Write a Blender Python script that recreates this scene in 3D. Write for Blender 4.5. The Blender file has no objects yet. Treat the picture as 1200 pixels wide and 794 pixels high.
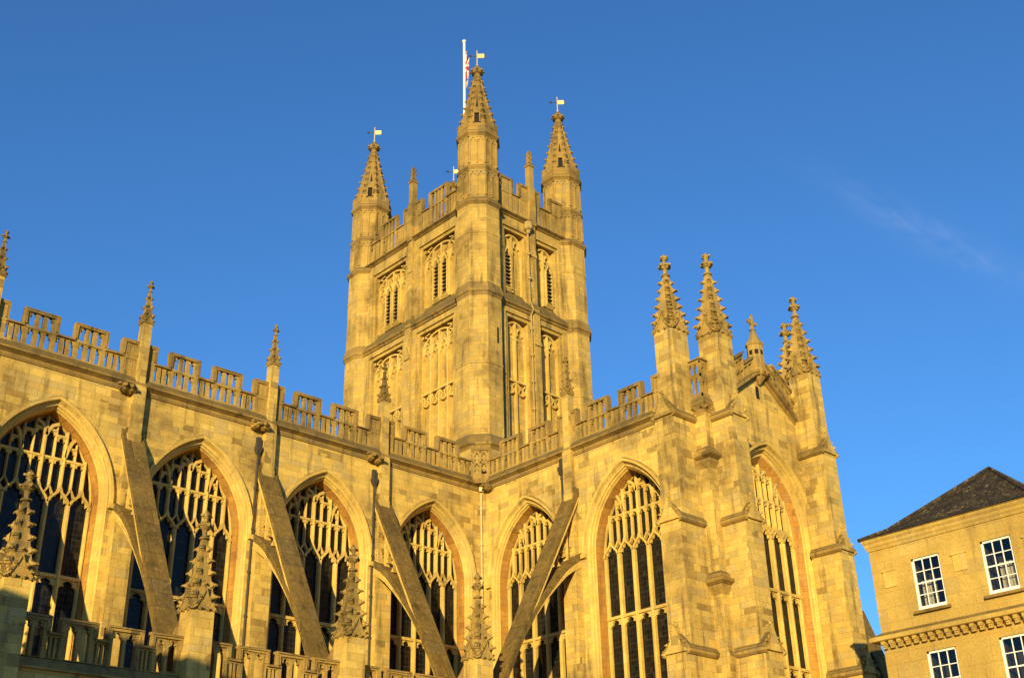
import bpy, math, random
from mathutils import Matrix, Vector
random.seed(7)
sc = bpy.context.scene
COL = sc.collection
PI = math.pi

# ------------------------------------------------------------------ camera
CAM = Vector((-40.11, -45.02, 1.6))
YAW, PIT, ROL = math.radians(43.404), math.radians(26.728), math.radians(-1.363)
fw = Vector((math.sin(YAW)*math.cos(PIT), math.cos(YAW)*math.cos(PIT), math.sin(PIT)))
rt = Vector((math.cos(YAW), -math.sin(YAW), 0))
up = rt.cross(fw)
c_, s_ = math.cos(ROL), math.sin(ROL)
rt, up = c_*rt + s_*up, -s_*rt + c_*up
cd = bpy.data.cameras.new("camera")
cd.sensor_width = 36.0
cd.sensor_fit = 'HORIZONTAL'
cd.lens = 1421.8/1200*36.0
cd.clip_start = 0.5
cd.clip_end = 5000
cam = bpy.data.objects.new("camera", cd)
COL.objects.link(cam)
M = Matrix((rt, up, -fw)).transposed().to_4x4()
M.translation = CAM
cam.matrix_world = M
sc.camera = cam

# ------------------------------------------------------------------ sky and sun
SUN_DIR = Vector((1.38, 1.0, -0.26)).normalized()      # travel direction of the light
SUN_EL = math.asin(-SUN_DIR.z)
SUN_AZ = math.atan2(-SUN_DIR.x, -SUN_DIR.y)            # from +Y towards +X
w = bpy.data.worlds.new("World")
sc.world = w
w.use_nodes = True
nt = w.node_tree
nt.nodes.clear()
out = nt.nodes.new('ShaderNodeOutputWorld')
bg = nt.nodes.new('ShaderNodeBackground')
sky = nt.nodes.new('ShaderNodeTexSky')
sky.sky_type = 'NISHITA'
sky.sun_disc = False
sky.sun_elevation = SUN_EL
sky.sun_rotation = SUN_AZ
sky.altitude = 0
sky.air_density = 1.0
sky.dust_density = 0.0
sky.ozone_density = 5.8
bg.inputs['Strength'].default_value = 0.15
def pixdir(px, py):
    return (rt*((px-600)/1421.8) - up*((py-397)/1421.8) + fw).normalized()
# a faint wisp of cirrus, placed by compass direction and height above the horizon
d1, d2 = pixdir(990, 222), pixdir(1195, 330)
axu = (d2-d1); clen = axu.length; axu.normalize(); cmid = ((d1+d2)/2).normalized(); axv = cmid.cross(axu).normalized()
def wn(kind, **kw):
    x = nt.nodes.new(kind)
    for k, v in kw.items(): setattr(x, k, v)
    return x
def wm(op, a, b=None):
    x = wn('ShaderNodeMath', operation=op)
    for i, v in enumerate((a, b)):
        if v is None: continue
        if isinstance(v, bpy.types.NodeSocket): nt.links.new(v, x.inputs[i])
        else: x.inputs[i].default_value = v
    return x.outputs[0]
tcw = wn('ShaderNodeTexCoord')
def wdot(v):
    x = wn('ShaderNodeVectorMath', operation='DOT_PRODUCT'); nt.links.new(tcw.outputs['Generated'], x.inputs[0]); x.inputs[1].default_value = v
    return x.outputs['Value']
cu = wm('DIVIDE', wm('SUBTRACT', wdot(axu), cmid.dot(axu)), clen*.5)
cv = wm('DIVIDE', wm('SUBTRACT', wdot(axv), cmid.dot(axv)), .013)
cxy = wn('ShaderNodeCombineXYZ'); nt.links.new(wm('MULTIPLY', cu, 1.6), cxy.inputs[0]); nt.links.new(wm('MULTIPLY', cv, .7), cxy.inputs[1])
cno = wn('ShaderNodeTexNoise'); nt.links.new(cxy.outputs[0], cno.inputs['Vector']); cno.inputs['Scale'].default_value = 1.6; cno.inputs['Detail'].default_value = 7; cno.inputs['Roughness'].default_value = .62; cno.inputs['Distortion'].default_value = .6
env = wm('POWER', 2.718, wm('MULTIPLY', -1., wm('ADD', wm('MULTIPLY', cu, wm('MULTIPLY', cu, .85)), wm('MULTIPLY', cv, cv))))
front = wm('GREATER_THAN', wdot(cmid), .5)
cf = wm('MULTIPLY', wm('MULTIPLY', env, front), wm('MULTIPLY', wm('MAXIMUM', wm('SUBTRACT', cno.outputs['Fac'], .33), 0.), .27))
cmx = wn('ShaderNodeMix', data_type='RGBA'); nt.links.new(cf, cmx.inputs[0]); nt.links.new(sky.outputs[0], cmx.inputs[6]); cmx.inputs[7].default_value = (3.2, 3.6, 4.2, 1)
nt.links.new(cmx.outputs[2], bg.inputs[0])
nt.links.new(bg.outputs[0], out.inputs[0])

sd = bpy.data.lights.new("sun", 'SUN')
sd.energy = 4.75
sd.angle = math.radians(0.5)
sd.color = (1.0, 0.76, 0.34)
sun = bpy.data.objects.new("sun", sd)
COL.objects.link(sun)
sun.rotation_euler = SUN_DIR.to_track_quat('-Z', 'Y').to_euler()
sun.location = (-60, -50, 60)

sc.view_settings.view_transform = 'Standard'
sc.view_settings.look = 'None'
sc.view_settings.gamma = 1.0
sc.view_settings.exposure = 0.70
sc.view_settings.use_curve_mapping = False

# ------------------------------------------------------------------ materials
def newmat(name):
    m = bpy.data.materials.new(name)
    m.use_nodes = True
    n = m.node_tree
    return m, n, n.nodes['Principled BSDF']

class NB:
    """tiny helper for wiring math nodes"""
    def __init__(s, tree): s.t = tree
    def n(s, kind, **kw):
        x = s.t.nodes.new(kind)
        for k, v in kw.items(): setattr(x, k, v)
        return x
    def set(s, sock, v):
        if isinstance(v, bpy.types.NodeSocket): s.t.links.new(v, sock)
        else: sock.default_value = v
    def math(s, op, a, b=None, c=None, clamp=False):
        x = s.n('ShaderNodeMath', operation=op); x.use_clamp = clamp
        s.set(x.inputs[0], a)
        if b is not None: s.set(x.inputs[1], b)
        if c is not None: s.set(x.inputs[2], c)
        return x.outputs[0]
    def vmath(s, op, a, b=None):
        x = s.n('ShaderNodeVectorMath', operation=op)
        s.set(x.inputs[0], a)
        if b is not None: s.set(x.inputs[1], b)
        return x.outputs['Value'] if op in ('DOT_PRODUCT', 'LENGTH') else x.outputs['Vector']
    def mix(s, f, a, b, blend='MIX'):
        x = s.n('ShaderNodeMix', data_type='RGBA', blend_type=blend)
        s.set(x.inputs[0], f); s.set(x.inputs[6], a); s.set(x.inputs[7], b)
        return x.outputs[2]
    def noise(s, vec, scale, detail=4, rough=.55):
        x = s.n('ShaderNodeTexNoise')
        s.set(x.inputs['Vector'], vec)
        x.inputs['Scale'].default_value = scale
        x.inputs['Detail'].default_value = detail
        x.inputs['Roughness'].default_value = rough
        return x.outputs['Fac']
    def ramp(s, f, a, b):
        x = s.n('ShaderNodeMapRange'); x.interpolation_type = 'SMOOTHSTEP'
        s.set(x.inputs[0], f); x.inputs[1].default_value = a; x.inputs[2].default_value = b
        return x.outputs[0]

def rgb(*c): return (*c, 1.0)

def stone(name, base, alt, dark, bw=.62, bh=.31, joint=.5, darkfrac=.24, blockvar=1.0,
          stain=.5, lichen=.75, lichcol=(.115, .088, .034), rough=.9, bump=.5, speck=0.):
    m, t, p = newmat(name)
    b = NB(t)
    geo = b.n('ShaderNodeNewGeometry')
    pos = geo.outputs['Position']; nor = geo.outputs['True Normal']
    tan = b.vmath('NORMALIZE', b.vmath('CROSS_PRODUCT', nor, (0, 0, 1)))
    u = b.vmath('DOT_PRODUCT', pos, tan)
    sep = b.n('ShaderNodeSeparateXYZ'); b.set(sep.inputs[0], pos)
    z = sep.outputs[2]
    sepn = b.n('ShaderNodeSeparateXYZ'); b.set(sepn.inputs[0], nor)
    nz = sepn.outputs[2]
    # courses of differing height: warp z a little
    zz = b.math('ADD', b.math('DIVIDE', z, bh), b.math('MULTIPLY', b.math('SINE', b.math('MULTIPLY', z, 2.3)), .28))
    row = b.math('FLOOR', zz)
    wn = b.n('ShaderNodeTexWhiteNoise', noise_dimensions='1D'); b.set(wn.inputs['W'], row)
    rr = wn.outputs['Value']
    wdt = b.math('MULTIPLY_ADD', rr, .7, .7)
    uu = b.math('ADD', b.math('DIVIDE', b.math('DIVIDE', u, bw), wdt), b.math('MULTIPLY', rr, 37.3))
    colm = b.math('FLOOR', uu)
    cmb = b.n('ShaderNodeCombineXYZ'); b.set(cmb.inputs[0], colm); b.set(cmb.inputs[1], row)
    wn2 = b.n('ShaderNodeTexWhiteNoise', noise_dimensions='3D'); b.set(wn2.inputs['Vector'], cmb.outputs[0])
    cell = wn2.outputs['Value']
    fu = b.math('FRACT', uu); fv = b.math('FRACT', zz)
    du = b.math('MULTIPLY', b.math('MINIMUM', fu, b.math('SUBTRACT', 1., fu)), bw)
    dv = b.math('MULTIPLY', b.math('MINIMUM', fv, b.math('SUBTRACT', 1., fv)), bh)
    dj = b.math('MINIMUM', du, dv)
    jm = b.math('SUBTRACT', 1., b.ramp(dj, .004, .02))          # 1 in the joint
    n1 = b.noise(pos, .35, 5); n2 = b.noise(pos, 2.2, 6, .65); n3 = b.noise(pos, 14., 4, .7)
    mp = b.n('ShaderNodeMapping'); b.set(mp.inputs[0], pos); mp.inputs['Scale'].default_value = (2.2, 2.2, .22)
    n4 = b.noise(mp.outputs[0], 1.0, 5, .6)
    colr = b.mix(b.math('MULTIPLY', b.ramp(b.math('ADD', cell, b.math('MULTIPLY', b.math('SUBTRACT', n2, .5), .9)), .1, .95), .85*blockvar), rgb(*base), rgb(*alt))
    df = b.math('MULTIPLY', b.math('GREATER_THAN', b.math('ADD', cell, b.math('MULTIPLY', b.math('SUBTRACT', n1, .5), .5)), 1-darkfrac), b.math('MULTIPLY_ADD', b.ramp(n2, .30, .62), .55*blockvar, .35*blockvar))
    colr = b.mix(df, colr, rgb(*dark))
    sc2 = b.n('ShaderNodeSeparateColor'); b.set(sc2.inputs[0], wn2.outputs['Color'])
    pale = tuple(min(1, x*k_) for x, k_ in zip(base, (1.02, 1.10, 1.55)))
    oran = tuple(x*k_ for x, k_ in zip(base, (.92, .78, .62)))
    colr = b.mix(b.math('MULTIPLY', b.ramp(sc2.outputs[0], .70, .85), .6*blockvar), colr, rgb(*pale))
    colr = b.mix(b.math('MULTIPLY', b.ramp(sc2.outputs[1], .78, .92), .35*blockvar), colr, rgb(*oran))
    # broad stains, streaks, grain
    colr = b.mix(b.math('MULTIPLY', b.math('MULTIPLY', b.ramp(n1, .46, .68), b.ramp(n2, .25, .6)), stain*.95), colr, rgb(*dark))
    colr = b.mix(b.math('MULTIPLY', b.math('MULTIPLY', b.ramp(n4, .50, .70), b.ramp(n2, .2, .6)), stain*.95), colr, rgb(dark[0]*.62, dark[1]*.66, dark[2]*.85))
    g = b.math('MULTIPLY_ADD', n3, .9, .55)
    g2 = b.math('MULTIPLY_ADD', n2, .9, .55)
    gg = b.math('MULTIPLY', g, g2)
    gc = b.n('ShaderNodeCombineColor'); 
    for k in range(3): b.set(gc.inputs[k], gg)
    colr = b.mix(1., colr, gc.outputs[0], 'MULTIPLY')
    colr = b.mix(b.math('MULTIPLY', b.math('MULTIPLY', jm, b.ramp(n2, .3, .65)), joint*.6), colr, rgb(*[x*.45 for x in dark]))
    # lichen and soot that settle on ledges (up-facing stone)
    if speck:
        n5 = b.noise(pos, 5.5, 5, .75)
        colr = b.mix(b.math('MULTIPLY', b.ramp(n5, .56, .66), .55*speck), colr, rgb(*lichcol))
        colr = b.mix(b.math('MULTIPLY', b.ramp(n5, .46, .36), .5*speck), colr, rgb(*[x*.6 for x in dark]))
        lichen = 0.
    lf = b.math('MULTIPLY', b.ramp(nz, .12, .55), b.math('MULTIPLY', b.math('MULTIPLY_ADD', b.ramp(n2, .3, .62), .6, .4), lichen))
    colr = b.mix(lf, colr, rgb(*lichcol))
    t.links.new(colr, p.inputs['Base Color'])
    p.inputs['Roughness'].default_value = rough
    p.inputs['Specular IOR Level'].default_value = .15
    h = b.math('ADD', b.math('MULTIPLY', n3, .35), b.math('MULTIPLY', n2, .8))
    h = b.math('SUBTRACT', h, b.math('MULTIPLY', jm, .6*joint))
    h = b.math('ADD', h, b.math('MULTIPLY', cell, .35*blockvar))
    bp = b.n('ShaderNodeBump'); bp.inputs['Strength'].default_value = bump; bp.inputs['Distance'].default_value = .03
    b.set(bp.inputs['Height'], h)
    t.links.new(bp.outputs[0], p.inputs['Normal'])
    return m

S_BASE, S_ALT, S_DARK = (.60, .425, .112), (.45, .31, .076), (.225, .15, .044)
M_WALL = stone("ashlar_limestone", S_BASE, (.42, .285, .07), (.195, .128, .04), bw=.62, bh=.31, joint=.5, darkfrac=.31, stain=.85, blockvar=.92, bump=.7)
M_TOWER = stone("tower_limestone", (.475, .33, .088), (.35, .238, .062), (.185, .124, .04), bw=.52, bh=.27, joint=.5, darkfrac=.22, stain=.9, blockvar=.92, bump=.7)
M_TRIM = stone("carved_limestone", (.60, .42, .108), (.52, .355, .09), (.28, .19, .052), bw=1.1, bh=.7, joint=.2, darkfrac=.08, stain=.6, lichen=.85)
M_OLD = stone("weathered_limestone", (.32, .21, .06), (.25, .165, .048), (.115, .08, .03), bw=.9, bh=.6, joint=.3, stain=.95, lichen=.9, bump=.9)
M_MID = stone("greyed_limestone", (.385, .262, .074), (.30, .20, .056), (.14, .098, .034), bw=.8, bh=.45, joint=.35, stain=.95, lichen=.9, bump=.8)
M_PIER = stone("buttress_limestone", (.56, .395, .105), (.38, .258, .066), (.19, .126, .04), bw=.56, bh=.3, joint=.5, darkfrac=.32, stain=.9, blockvar=.92, bump=.7)
M_REV = stone("jamb_stone_bounce_tint", (.44, .235, .05), (.36, .18, .038), (.22, .10, .026), bw=.5, bh=.31, joint=.8, darkfrac=.25, stain=.6)  # window reveals: limestone with warm bounce light and grazing shade painted into its colour
M_LICH = stone("lichen_coping_stone", (.185, .122, .034), (.14, .095, .028), (.085, .06, .02), bw=.9, bh=.8, joint=.5, stain=.8, lichen=.55, lichcol=(.32, .235, .08), bump=1.6, speck=1.0)
M_HOUSE = stone("house_limestone", (.47, .322, .082), (.42, .285, .07), (.26, .175, .05), bw=1.0, bh=.42, joint=.45, darkfrac=.10, blockvar=.7, stain=.55, lichen=.8)

def simple(name, col, rough=.6, metal=0., spec=.4, noise=0., scale=5., bump=0.):
    m, t, p = newmat(name)
    b = NB(t)
    p.inputs['Roughness'].default_value = rough
    p.inputs['Metallic'].default_value = metal
    p.inputs['Specular IOR Level'].default_value = spec
    geo = b.n('ShaderNodeNewGeometry')
    n = b.noise(geo.outputs['Position'], scale, 5, .6)
    f = b.math('MULTIPLY', b.ramp(n, .35, .7), noise)
    c = b.mix(f, rgb(*col), rgb(*[x*.4 for x in col]))
    t.links.new(c, p.inputs['Base Color'])
    if bump:
        bp = b.n('ShaderNodeBump'); bp.inputs['Strength'].default_value = bump; bp.inputs['Distance'].default_value = .02
        b.set(bp.inputs['Height'], n); t.links.new(bp.outputs[0], p.inputs['Normal'])
    return m

def leaded_glass(name):
    m, t, p = newmat(name)
    b = NB(t)
    tc = b.n('ShaderNodeTexCoord')
    sep = b.n('ShaderNodeSeparateXYZ'); b.set(sep.inputs[0], tc.outputs['Object'])
    x, z = sep.outputs[0], sep.outputs[2]
    # quarry leads and saddle bars
    fx = b.math('FRACT', b.math('DIVIDE', b.math('ADD', x, 50.), .172)); fz = b.math('FRACT', b.math('DIVIDE', z, .24))
    dx = b.math('MINIMUM', fx, b.math('SUBTRACT', 1., fx)); dz = b.math('MINIMUM', fz, b.math('SUBTRACT', 1., fz))
    lead = b.math('SUBTRACT', 1., b.ramp(b.math('MINIMUM', dx, dz), .03, .07))
    fs = b.math('FRACT', b.math('DIVIDE', z, .72))
    bar = b.math('LESS_THAN', fs, .06)
    line = b.math('MAXIMUM', lead, bar)
    cm = b.n('ShaderNodeCombineXYZ')
    b.set(cm.inputs[0], b.math('FLOOR', b.math('DIVIDE', b.math('ADD', x, 50.), .172))); b.set(cm.inputs[1], b.math('FLOOR', b.math('DIVIDE', z, .24)))
    wn = b.n('ShaderNodeTexWhiteNoise', noise_dimensions='3D'); b.set(wn.inputs['Vector'], cm.outputs[0])
    cell = wn.outputs['Value']
    n = b.noise(tc.outputs['Object'], 3.0, 3)
    col = b.mix(cell, rgb(.006, .006, .006), rgb(.014, .012, .009))
    col = b.mix(b.math('MULTIPLY', b.math('GREATER_THAN', cell, .9), .3), col, rgb(.06, .042, .018))
    col = b.mix(line, col, rgb(.018, .018, .018))
    t.links.new(col, p.inputs['Base Color'])
    rg = b.math('MULTIPLY_ADD', line, .5, .17)
    t.links.new(rg, p.inputs['Roughness'])
    p.inputs['Specular IOR Level'].default_value = .26
    # each quarry tilts a little: normal jitter
    h = b.math('ADD', b.math('MULTIPLY', n, .8), b.math('MULTIPLY', lead, .4))
    bp = b.n('ShaderNodeBump'); bp.inputs['Strength'].default_value = .35; bp.inputs['Distance'].default_value = .03
    b.set(bp.inputs['Height'], h)
    jit = b.n('ShaderNodeVectorMath', operation='SCALE')
    b.set(jit.inputs[0], b.vmath('SUBTRACT', wn.outputs['Color'], (.5, .5, .5))); jit.inputs['Scale'].default_value = .07
    nn = b.vmath('NORMALIZE', b.vmath('ADD', bp.outputs[0], jit.outputs[0]))
    t.links.new(nn, p.inputs['Normal'])
    return m

M_GLASS = leaded_glass("leaded_glass")
M_PANE = simple("window_pane", (.012, .014, .018), rough=.04, spec=.6)
M_DARK = simple("dark_interior", (.012, .010, .008), rough=.9)
M_LEAD = simple("lead_roofing", (.16, .17, .18), rough=.6, noise=.5, scale=2)
M_IRON = simple("cast_iron_paint", (.05, .045, .035), rough=.6, noise=.3)
M_CREAM = simple("cream_paint", (.55, .45, .25), rough=.5, noise=.3)
M_TPIPE = simple("stone_coloured_paint", (.36, .26, .09), rough=.6, noise=.4)
M_WHITE = simple("white_gloss_paint", (.80, .80, .77), rough=.35, noise=.12, scale=9)
M_GOLD = simple("gilded_metal", (.80, .60, .24), rough=.4, metal=.6, noise=.2)
M_BLACK = simple("black_ironwork", (.02, .02, .02), rough=.5)
M_LOUV = simple("timber_louvre", (.20, .14, .06), rough=.85, noise=.5, scale=6)
M_RED = simple("flag_red_cloth", (.45, .03, .04), rough=.8)
M_FWHITE = simple("flag_white_cloth", (.75, .73, .68), rough=.8)
M_NAVY = simple("flag_navy_cloth", (.03, .04, .16), rough=.8)
M_CURT = simple("curtain_cloth", (.62, .55, .42), rough=.9, noise=.3, scale=8)

def slate():
    m, t, p = newmat("mossy_stone_slates"); b = NB(t)
    geo = b.n('ShaderNodeNewGeometry'); pos = geo.outputs['Position']
    nor = geo.outputs['True Normal']
    tan = b.vmath('NORMALIZE', b.vmath('CROSS_PRODUCT', nor, (0, 0, 1)))
    u = b.vmath('DOT_PRODUCT', pos, tan)
    sep = b.n('ShaderNodeSeparateXYZ'); b.set(sep.inputs[0], pos)
    zz = b.math('DIVIDE', sep.outputs[2], .11)
    row = b.math('FLOOR', zz); fr = b.math('FRACT', zz)
    wn0 = b.n('ShaderNodeTexWhiteNoise', noise_dimensions='1D'); b.set(wn0.inputs['W'], row)
    uu = b.math('ADD', b.math('DIVIDE', u, .27), b.math('MULTIPLY', wn0.outputs['Value'], 9.))
    cm = b.n('ShaderNodeCombineXYZ'); b.set(cm.inputs[0], b.math('FLOOR', uu)); b.set(cm.inputs[1], row)
    wn = b.n('ShaderNodeTexWhiteNoise', noise_dimensions='3D'); b.set(wn.inputs['Vector'], cm.outputs[0])
    fu = b.math('FRACT', uu)
    j = b.math('SUBTRACT', 1., b.ramp(b.math('MINIMUM', b.math('MINIMUM', fu, b.math('SUBTRACT', 1., fu)), fr), .02, .10))
    c = b.mix(wn.outputs['Value'], rgb(.030, .024, .018), rgb(.065, .05, .032))
    n = b.noise(pos, 1.4, 7, .7); n2 = b.noise(pos, 7., 6, .7)
    f = b.math('MULTIPLY', b.ramp(n2, .50, .60), b.ramp(n, .46, .60))
    c = b.mix(f, c, rgb(.24, .19, .075))
    c = b.mix(b.math('MULTIPLY', j, .8), c, rgb(.01, .008, .006))
    t.links.new(c, p.inputs['Base Color']); p.inputs['Roughness'].default_value = .9
    p.inputs['Specular IOR Level'].default_value = .1
    bp = b.n('ShaderNodeBump'); bp.inputs['Strength'].default_value = .8; bp.inputs['Distance'].default_value = .03
    b.set(bp.inputs['Height'], b.math('ADD', b.math('SUBTRACT', 1., fr), b.math('ADD', b.math('MULTIPLY', n2, .6), b.math('MULTIPLY', wn.outputs['Value'], .4))))
    t.links.new(bp.outputs[0], p.inputs['Normal'])
    return m
M_SLATE = slate()

# ------------------------------------------------------------------ mesh helpers
class MB:
    def __init__(s): s.v = []; s.f = []; s.m = []; s.cm = 0
    def mat(s, i): s.cm = i; return s
    def add(s, vs, fs):
        o = len(s.v); s.v += [tuple(p) for p in vs]
        for f in fs: s.f.append([o+i for i in f]); s.m.append(s.cm)
    def quad(s, a, b, c, d): s.add([a, b, c, d], [(0, 1, 2, 3)])
    def box(s, x0, y0, z0, x1, y1, z1):
        if x0 > x1: x0, x1 = x1, x0
        if y0 > y1: y0, y1 = y1, y0
        if z0 > z1: z0, z1 = z1, z0
        s.add([(x0, y0, z0), (x1, y0, z0), (x1, y1, z0), (x0, y1, z0), (x0, y0, z1), (x1, y0, z1), (x1, y1, z1), (x0, y1, z1)],
              [(0, 3, 2, 1), (4, 5, 6, 7), (0, 1, 5, 4), (1, 2, 6, 5), (2, 3, 7, 6), (3, 0, 4, 7)])
    def exy(s, poly, y0, y1):
        """polygon of (x,z) extruded along y"""
        n = len(poly)
        a = sum(poly[i][0]*poly[(i+1) % n][1]-poly[(i+1) % n][0]*poly[i][1] for i in range(n))
        if a < 0: poly = poly[::-1]
        vs = [(x, y0, z) for x, z in poly]+[(x, y1, z) for x, z in poly]
        s.add(vs, [tuple(range(n)), tuple(range(2*n-1, n-1, -1))]+[(i, i+n, (i+1) % n+n, (i+1) % n)[::1] for i in range(n)])
    def eyx(s, poly, x0, x1):
        """polygon of (y,z) extruded along x"""
        n = len(poly)
        a = sum(poly[i][0]*poly[(i+1) % n][1]-poly[(i+1) % n][0]*poly[i][1] for i in range(n))
        if a > 0: poly = poly[::-1]
        vs = [(x0, y, z) for y, z in poly]+[(x1, y, z) for y, z in poly]
        s.add(vs, [tuple(range(n)), tuple(range(2*n-1, n-1, -1))]+[(i, i+n, (i+1) % n+n, (i+1) % n) for i in range(n)])
    def band(s, pts, wd, y0, y1):
        """thick polyline in xz extruded along y"""
        n = len(pts)
        L = []; R = []
        for i, (x, z) in enumerate(pts):
            a = pts[max(0, i-1)]; c = pts[min(n-1, i+1)]
            dx, dz = c[0]-a[0], c[1]-a[1]
            l = math.hypot(dx, dz) or 1
            nx, nz = -dz/l*wd/2, dx/l*wd/2
            L.append((x+nx, z+nz)); R.append((x-nx, z-nz))
        for i in range(n-1):
            s.exy([L[i], R[i], R[i+1], L[i+1]], y0, y1)
    def rings(s, cx, cy, prof, n, ph=0., cap=True, sq=False):
        """stack of n-gon rings; prof=(apothem-or-radius,z)"""
        k = 1/math.cos(PI/n) if sq else 1.
        vs = []
        for r, z in prof:
            for i in range(n):
                a = ph+2*PI*i/n
                vs.append((cx+r*k*math.cos(a), cy+r*k*math.sin(a), z))
        fs = []
        for j in range(len(prof)-1):
            for i in range(n):
                fs.append((j*n+i, j*n+(i+1) % n, (j+1)*n+(i+1) % n, (j+1)*n+i))
        if cap:
            fs.append(tuple(range(n-1, -1, -1))); fs.append(tuple((len(prof)-1)*n+i for i in range(n)))
        s.add(vs, fs)
    def oct(s, cx, cy, prof, cap=True): s.rings(cx, cy, prof, 8, PI/8, cap, True)
    def sqr(s, cx, cy, prof, cap=True): s.rings(cx, cy, prof, 4, PI/4, cap, True)
    def tube(s, pts, r, n=8):
        pts = [Vector(p) for p in pts]
        vs = []
        for i, p in enumerate(pts):
            d = (pts[min(len(pts)-1, i+1)]-pts[max(0, i-1)]).normalized()
            a = d.orthogonal().normalized(); bb = d.cross(a)
            for k in range(n):
                t = 2*PI*k/n
                vs.append(p+a*r*math.cos(t)+bb*r*math.sin(t))
        fs = [(j*n+i, j*n+(i+1) % n, (j+1)*n+(i+1) % n, (j+1)*n+i) for j in range(len(pts)-1) for i in range(n)]
        fs += [tuple(range(n-1, -1, -1)), tuple((len(pts)-1)*n+i for i in range(n))]
        s.add(vs, fs)
    def leaf(s, p, d, size):
        """a crocket: a curled leaf growing out along d (horizontal) from p"""
        d = Vector(d).normalized(); t = Vector((-d.y, d.x, 0)); z = Vector((0, 0, 1)); p = Vector(p)
        j = lambda: random.uniform(.86, 1.16)
        a = size; k, kz = j(), j()
        prof = [(-.35, 1.15), (.12, .78), (.48, .52), (.86, .50), (1.0, .26), (.84, .02), (.56, .10), (.16, -.32), (-.35, -.50)]
        n = len(prof)
        vs = []
        for q, sc_ in ((-.46*j(), .66), (0., 1.), (.46*j(), .66)):
            for x, y in prof:
                xx = x if x < 0 else x*sc_*k
                yy = .2+(y-.2)*(sc_ if x > 0 else .85)*kz
                vs.append(p+d*xx*a+z*yy*a+t*q*a*(1.15 if x < .3 else .9))
        fs = []
        for m_ in (0, n):
            for i in range(n-1): fs.append((m_+i, m_+i+1, m_+n+i+1, m_+n+i))
        fs.append(tuple(range(n-1, -1, -1))); fs.append(tuple(range(2*n, 3*n)))
        s.add(vs, fs)
    def worn(s, amt):
        """nudge the corners so that edges are not dead straight (shared corners move together)"""
        mp = {}
        out = []
        for q in s.v:
            k = (round(q[0]*50), round(q[1]*50), round(q[2]*50))
            if k not in mp: mp[k] = [random.uniform(-amt, amt) for _ in range(3)]
            d = mp[k]; out.append((q[0]+d[0], q[1]+d[1]*.6, q[2]+d[2]))
        s.v = out
        return s
    def build(s, name, mats, parent=None, loc=(0, 0, 0), rz=0., smooth=False):
        me = bpy.data.meshes.new(name)
        me.from_pydata(s.v, [], s.f)
        if not isinstance(mats, (list, tuple)): mats = [mats]
        for m in mats: me.materials.append(m)
        if len(mats) > 1: me.polygons.foreach_set('material_index', s.m)
        if smooth: me.polygons.foreach_set('use_smooth', [True]*len(s.f))
        me.validate(); me.update()
        o = bpy.data.objects.new(name, me)
        COL.objects.link(o)
        o.location = loc; o.rotation_euler = (0, 0, rz)
        if parent: o.parent = parent
        return o

def empty(name, label, cat, loc=(0, 0, 0), rz=0., group=None):
    o = bpy.data.objects.new(name, None); COL.objects.link(o)
    o.empty_display_size = .5
    o.location = loc; o.rotation_euler = (0, 0, rz)
    o['label'] = label; o['category'] = cat
    if group: o['group'] = group
    return o
def pempty(name, parent, loc=(0, 0, 0), rz=0.):
    o = bpy.data.objects.new(name, None); COL.objects.link(o)
    o.empty_display_size = .5
    o.location = loc; o.rotation_euler = (0, 0, rz); o.parent = parent
    return o
def dup(o, parent, loc, rz=0.):
    c = o.copy(); COL.objects.link(c); c.parent = parent
    c.location = loc; c.rotation_euler = (0, 0, rz)
    for ch in list(o.children):
        k = ch.copy(); COL.objects.link(k); k.parent = c
    return c

# ------------------------------------------------------------------ ground
g = MB(); g.quad((-1500, -1500, 0), (1500, -1500, 0), (1500, 1500, 0), (-1500, 1500, 0))
M_PAVE = stone("paving_flags", (.30, .26, .18), (.25, .215, .15), (.17, .15, .11), bw=.9, bh=.6, lichen=.2)
go = g.build("ground", M_PAVE); go['kind'] = 'structure'

# ------------------------------------------------------------------ THE ABBEY
abbey = empty("abbey_church", "golden limestone abbey church with pinnacled central tower, flying buttresses and tall traceried windows", "church")
RW = -PI/2        # turns a piece drawn facing south into one facing west

class Arch:
    def __init__(s, a, spring, h, off=0.):
        s.a, s.s, s.h = a, spring, h
        s.R = (a*a+h*h)/(2*a); s.off = off
    def top(s, x, off=0.):
        q = (s.R-off)**2-(abs(x)+s.R-s.a)**2
        return s.s+math.sqrt(max(q, 0.))
    def path(s, off, sill, n=14):
        """left foot -> apex -> right foot, each point (x,z)"""
        R = s.R-off
        hh = math.sqrt(max(R*R-(s.R-s.a)**2, 0))
        amax = math.atan2(hh, s.R-s.a)
        half = []
        for i in range(n+1):
            t = amax*i/n
            half.append((R*math.cos(t)-(s.R-s.a), s.s+R*math.sin(t)))
        half[-1] = (0., s.s+hh)
        left = [(-x, z) for x, z in half]
        return [(left[0][0], sill)]+left+half[::-1][1:]+[(half[0][0], sill)]

WA = Arch(2.6, 18.0, 3.75)     # outer arch of every clerestory window
SILL = 9.6
GD = .96                        # depth of the glass behind the wall face
INO = .36                       # offset of the inner arch

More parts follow.
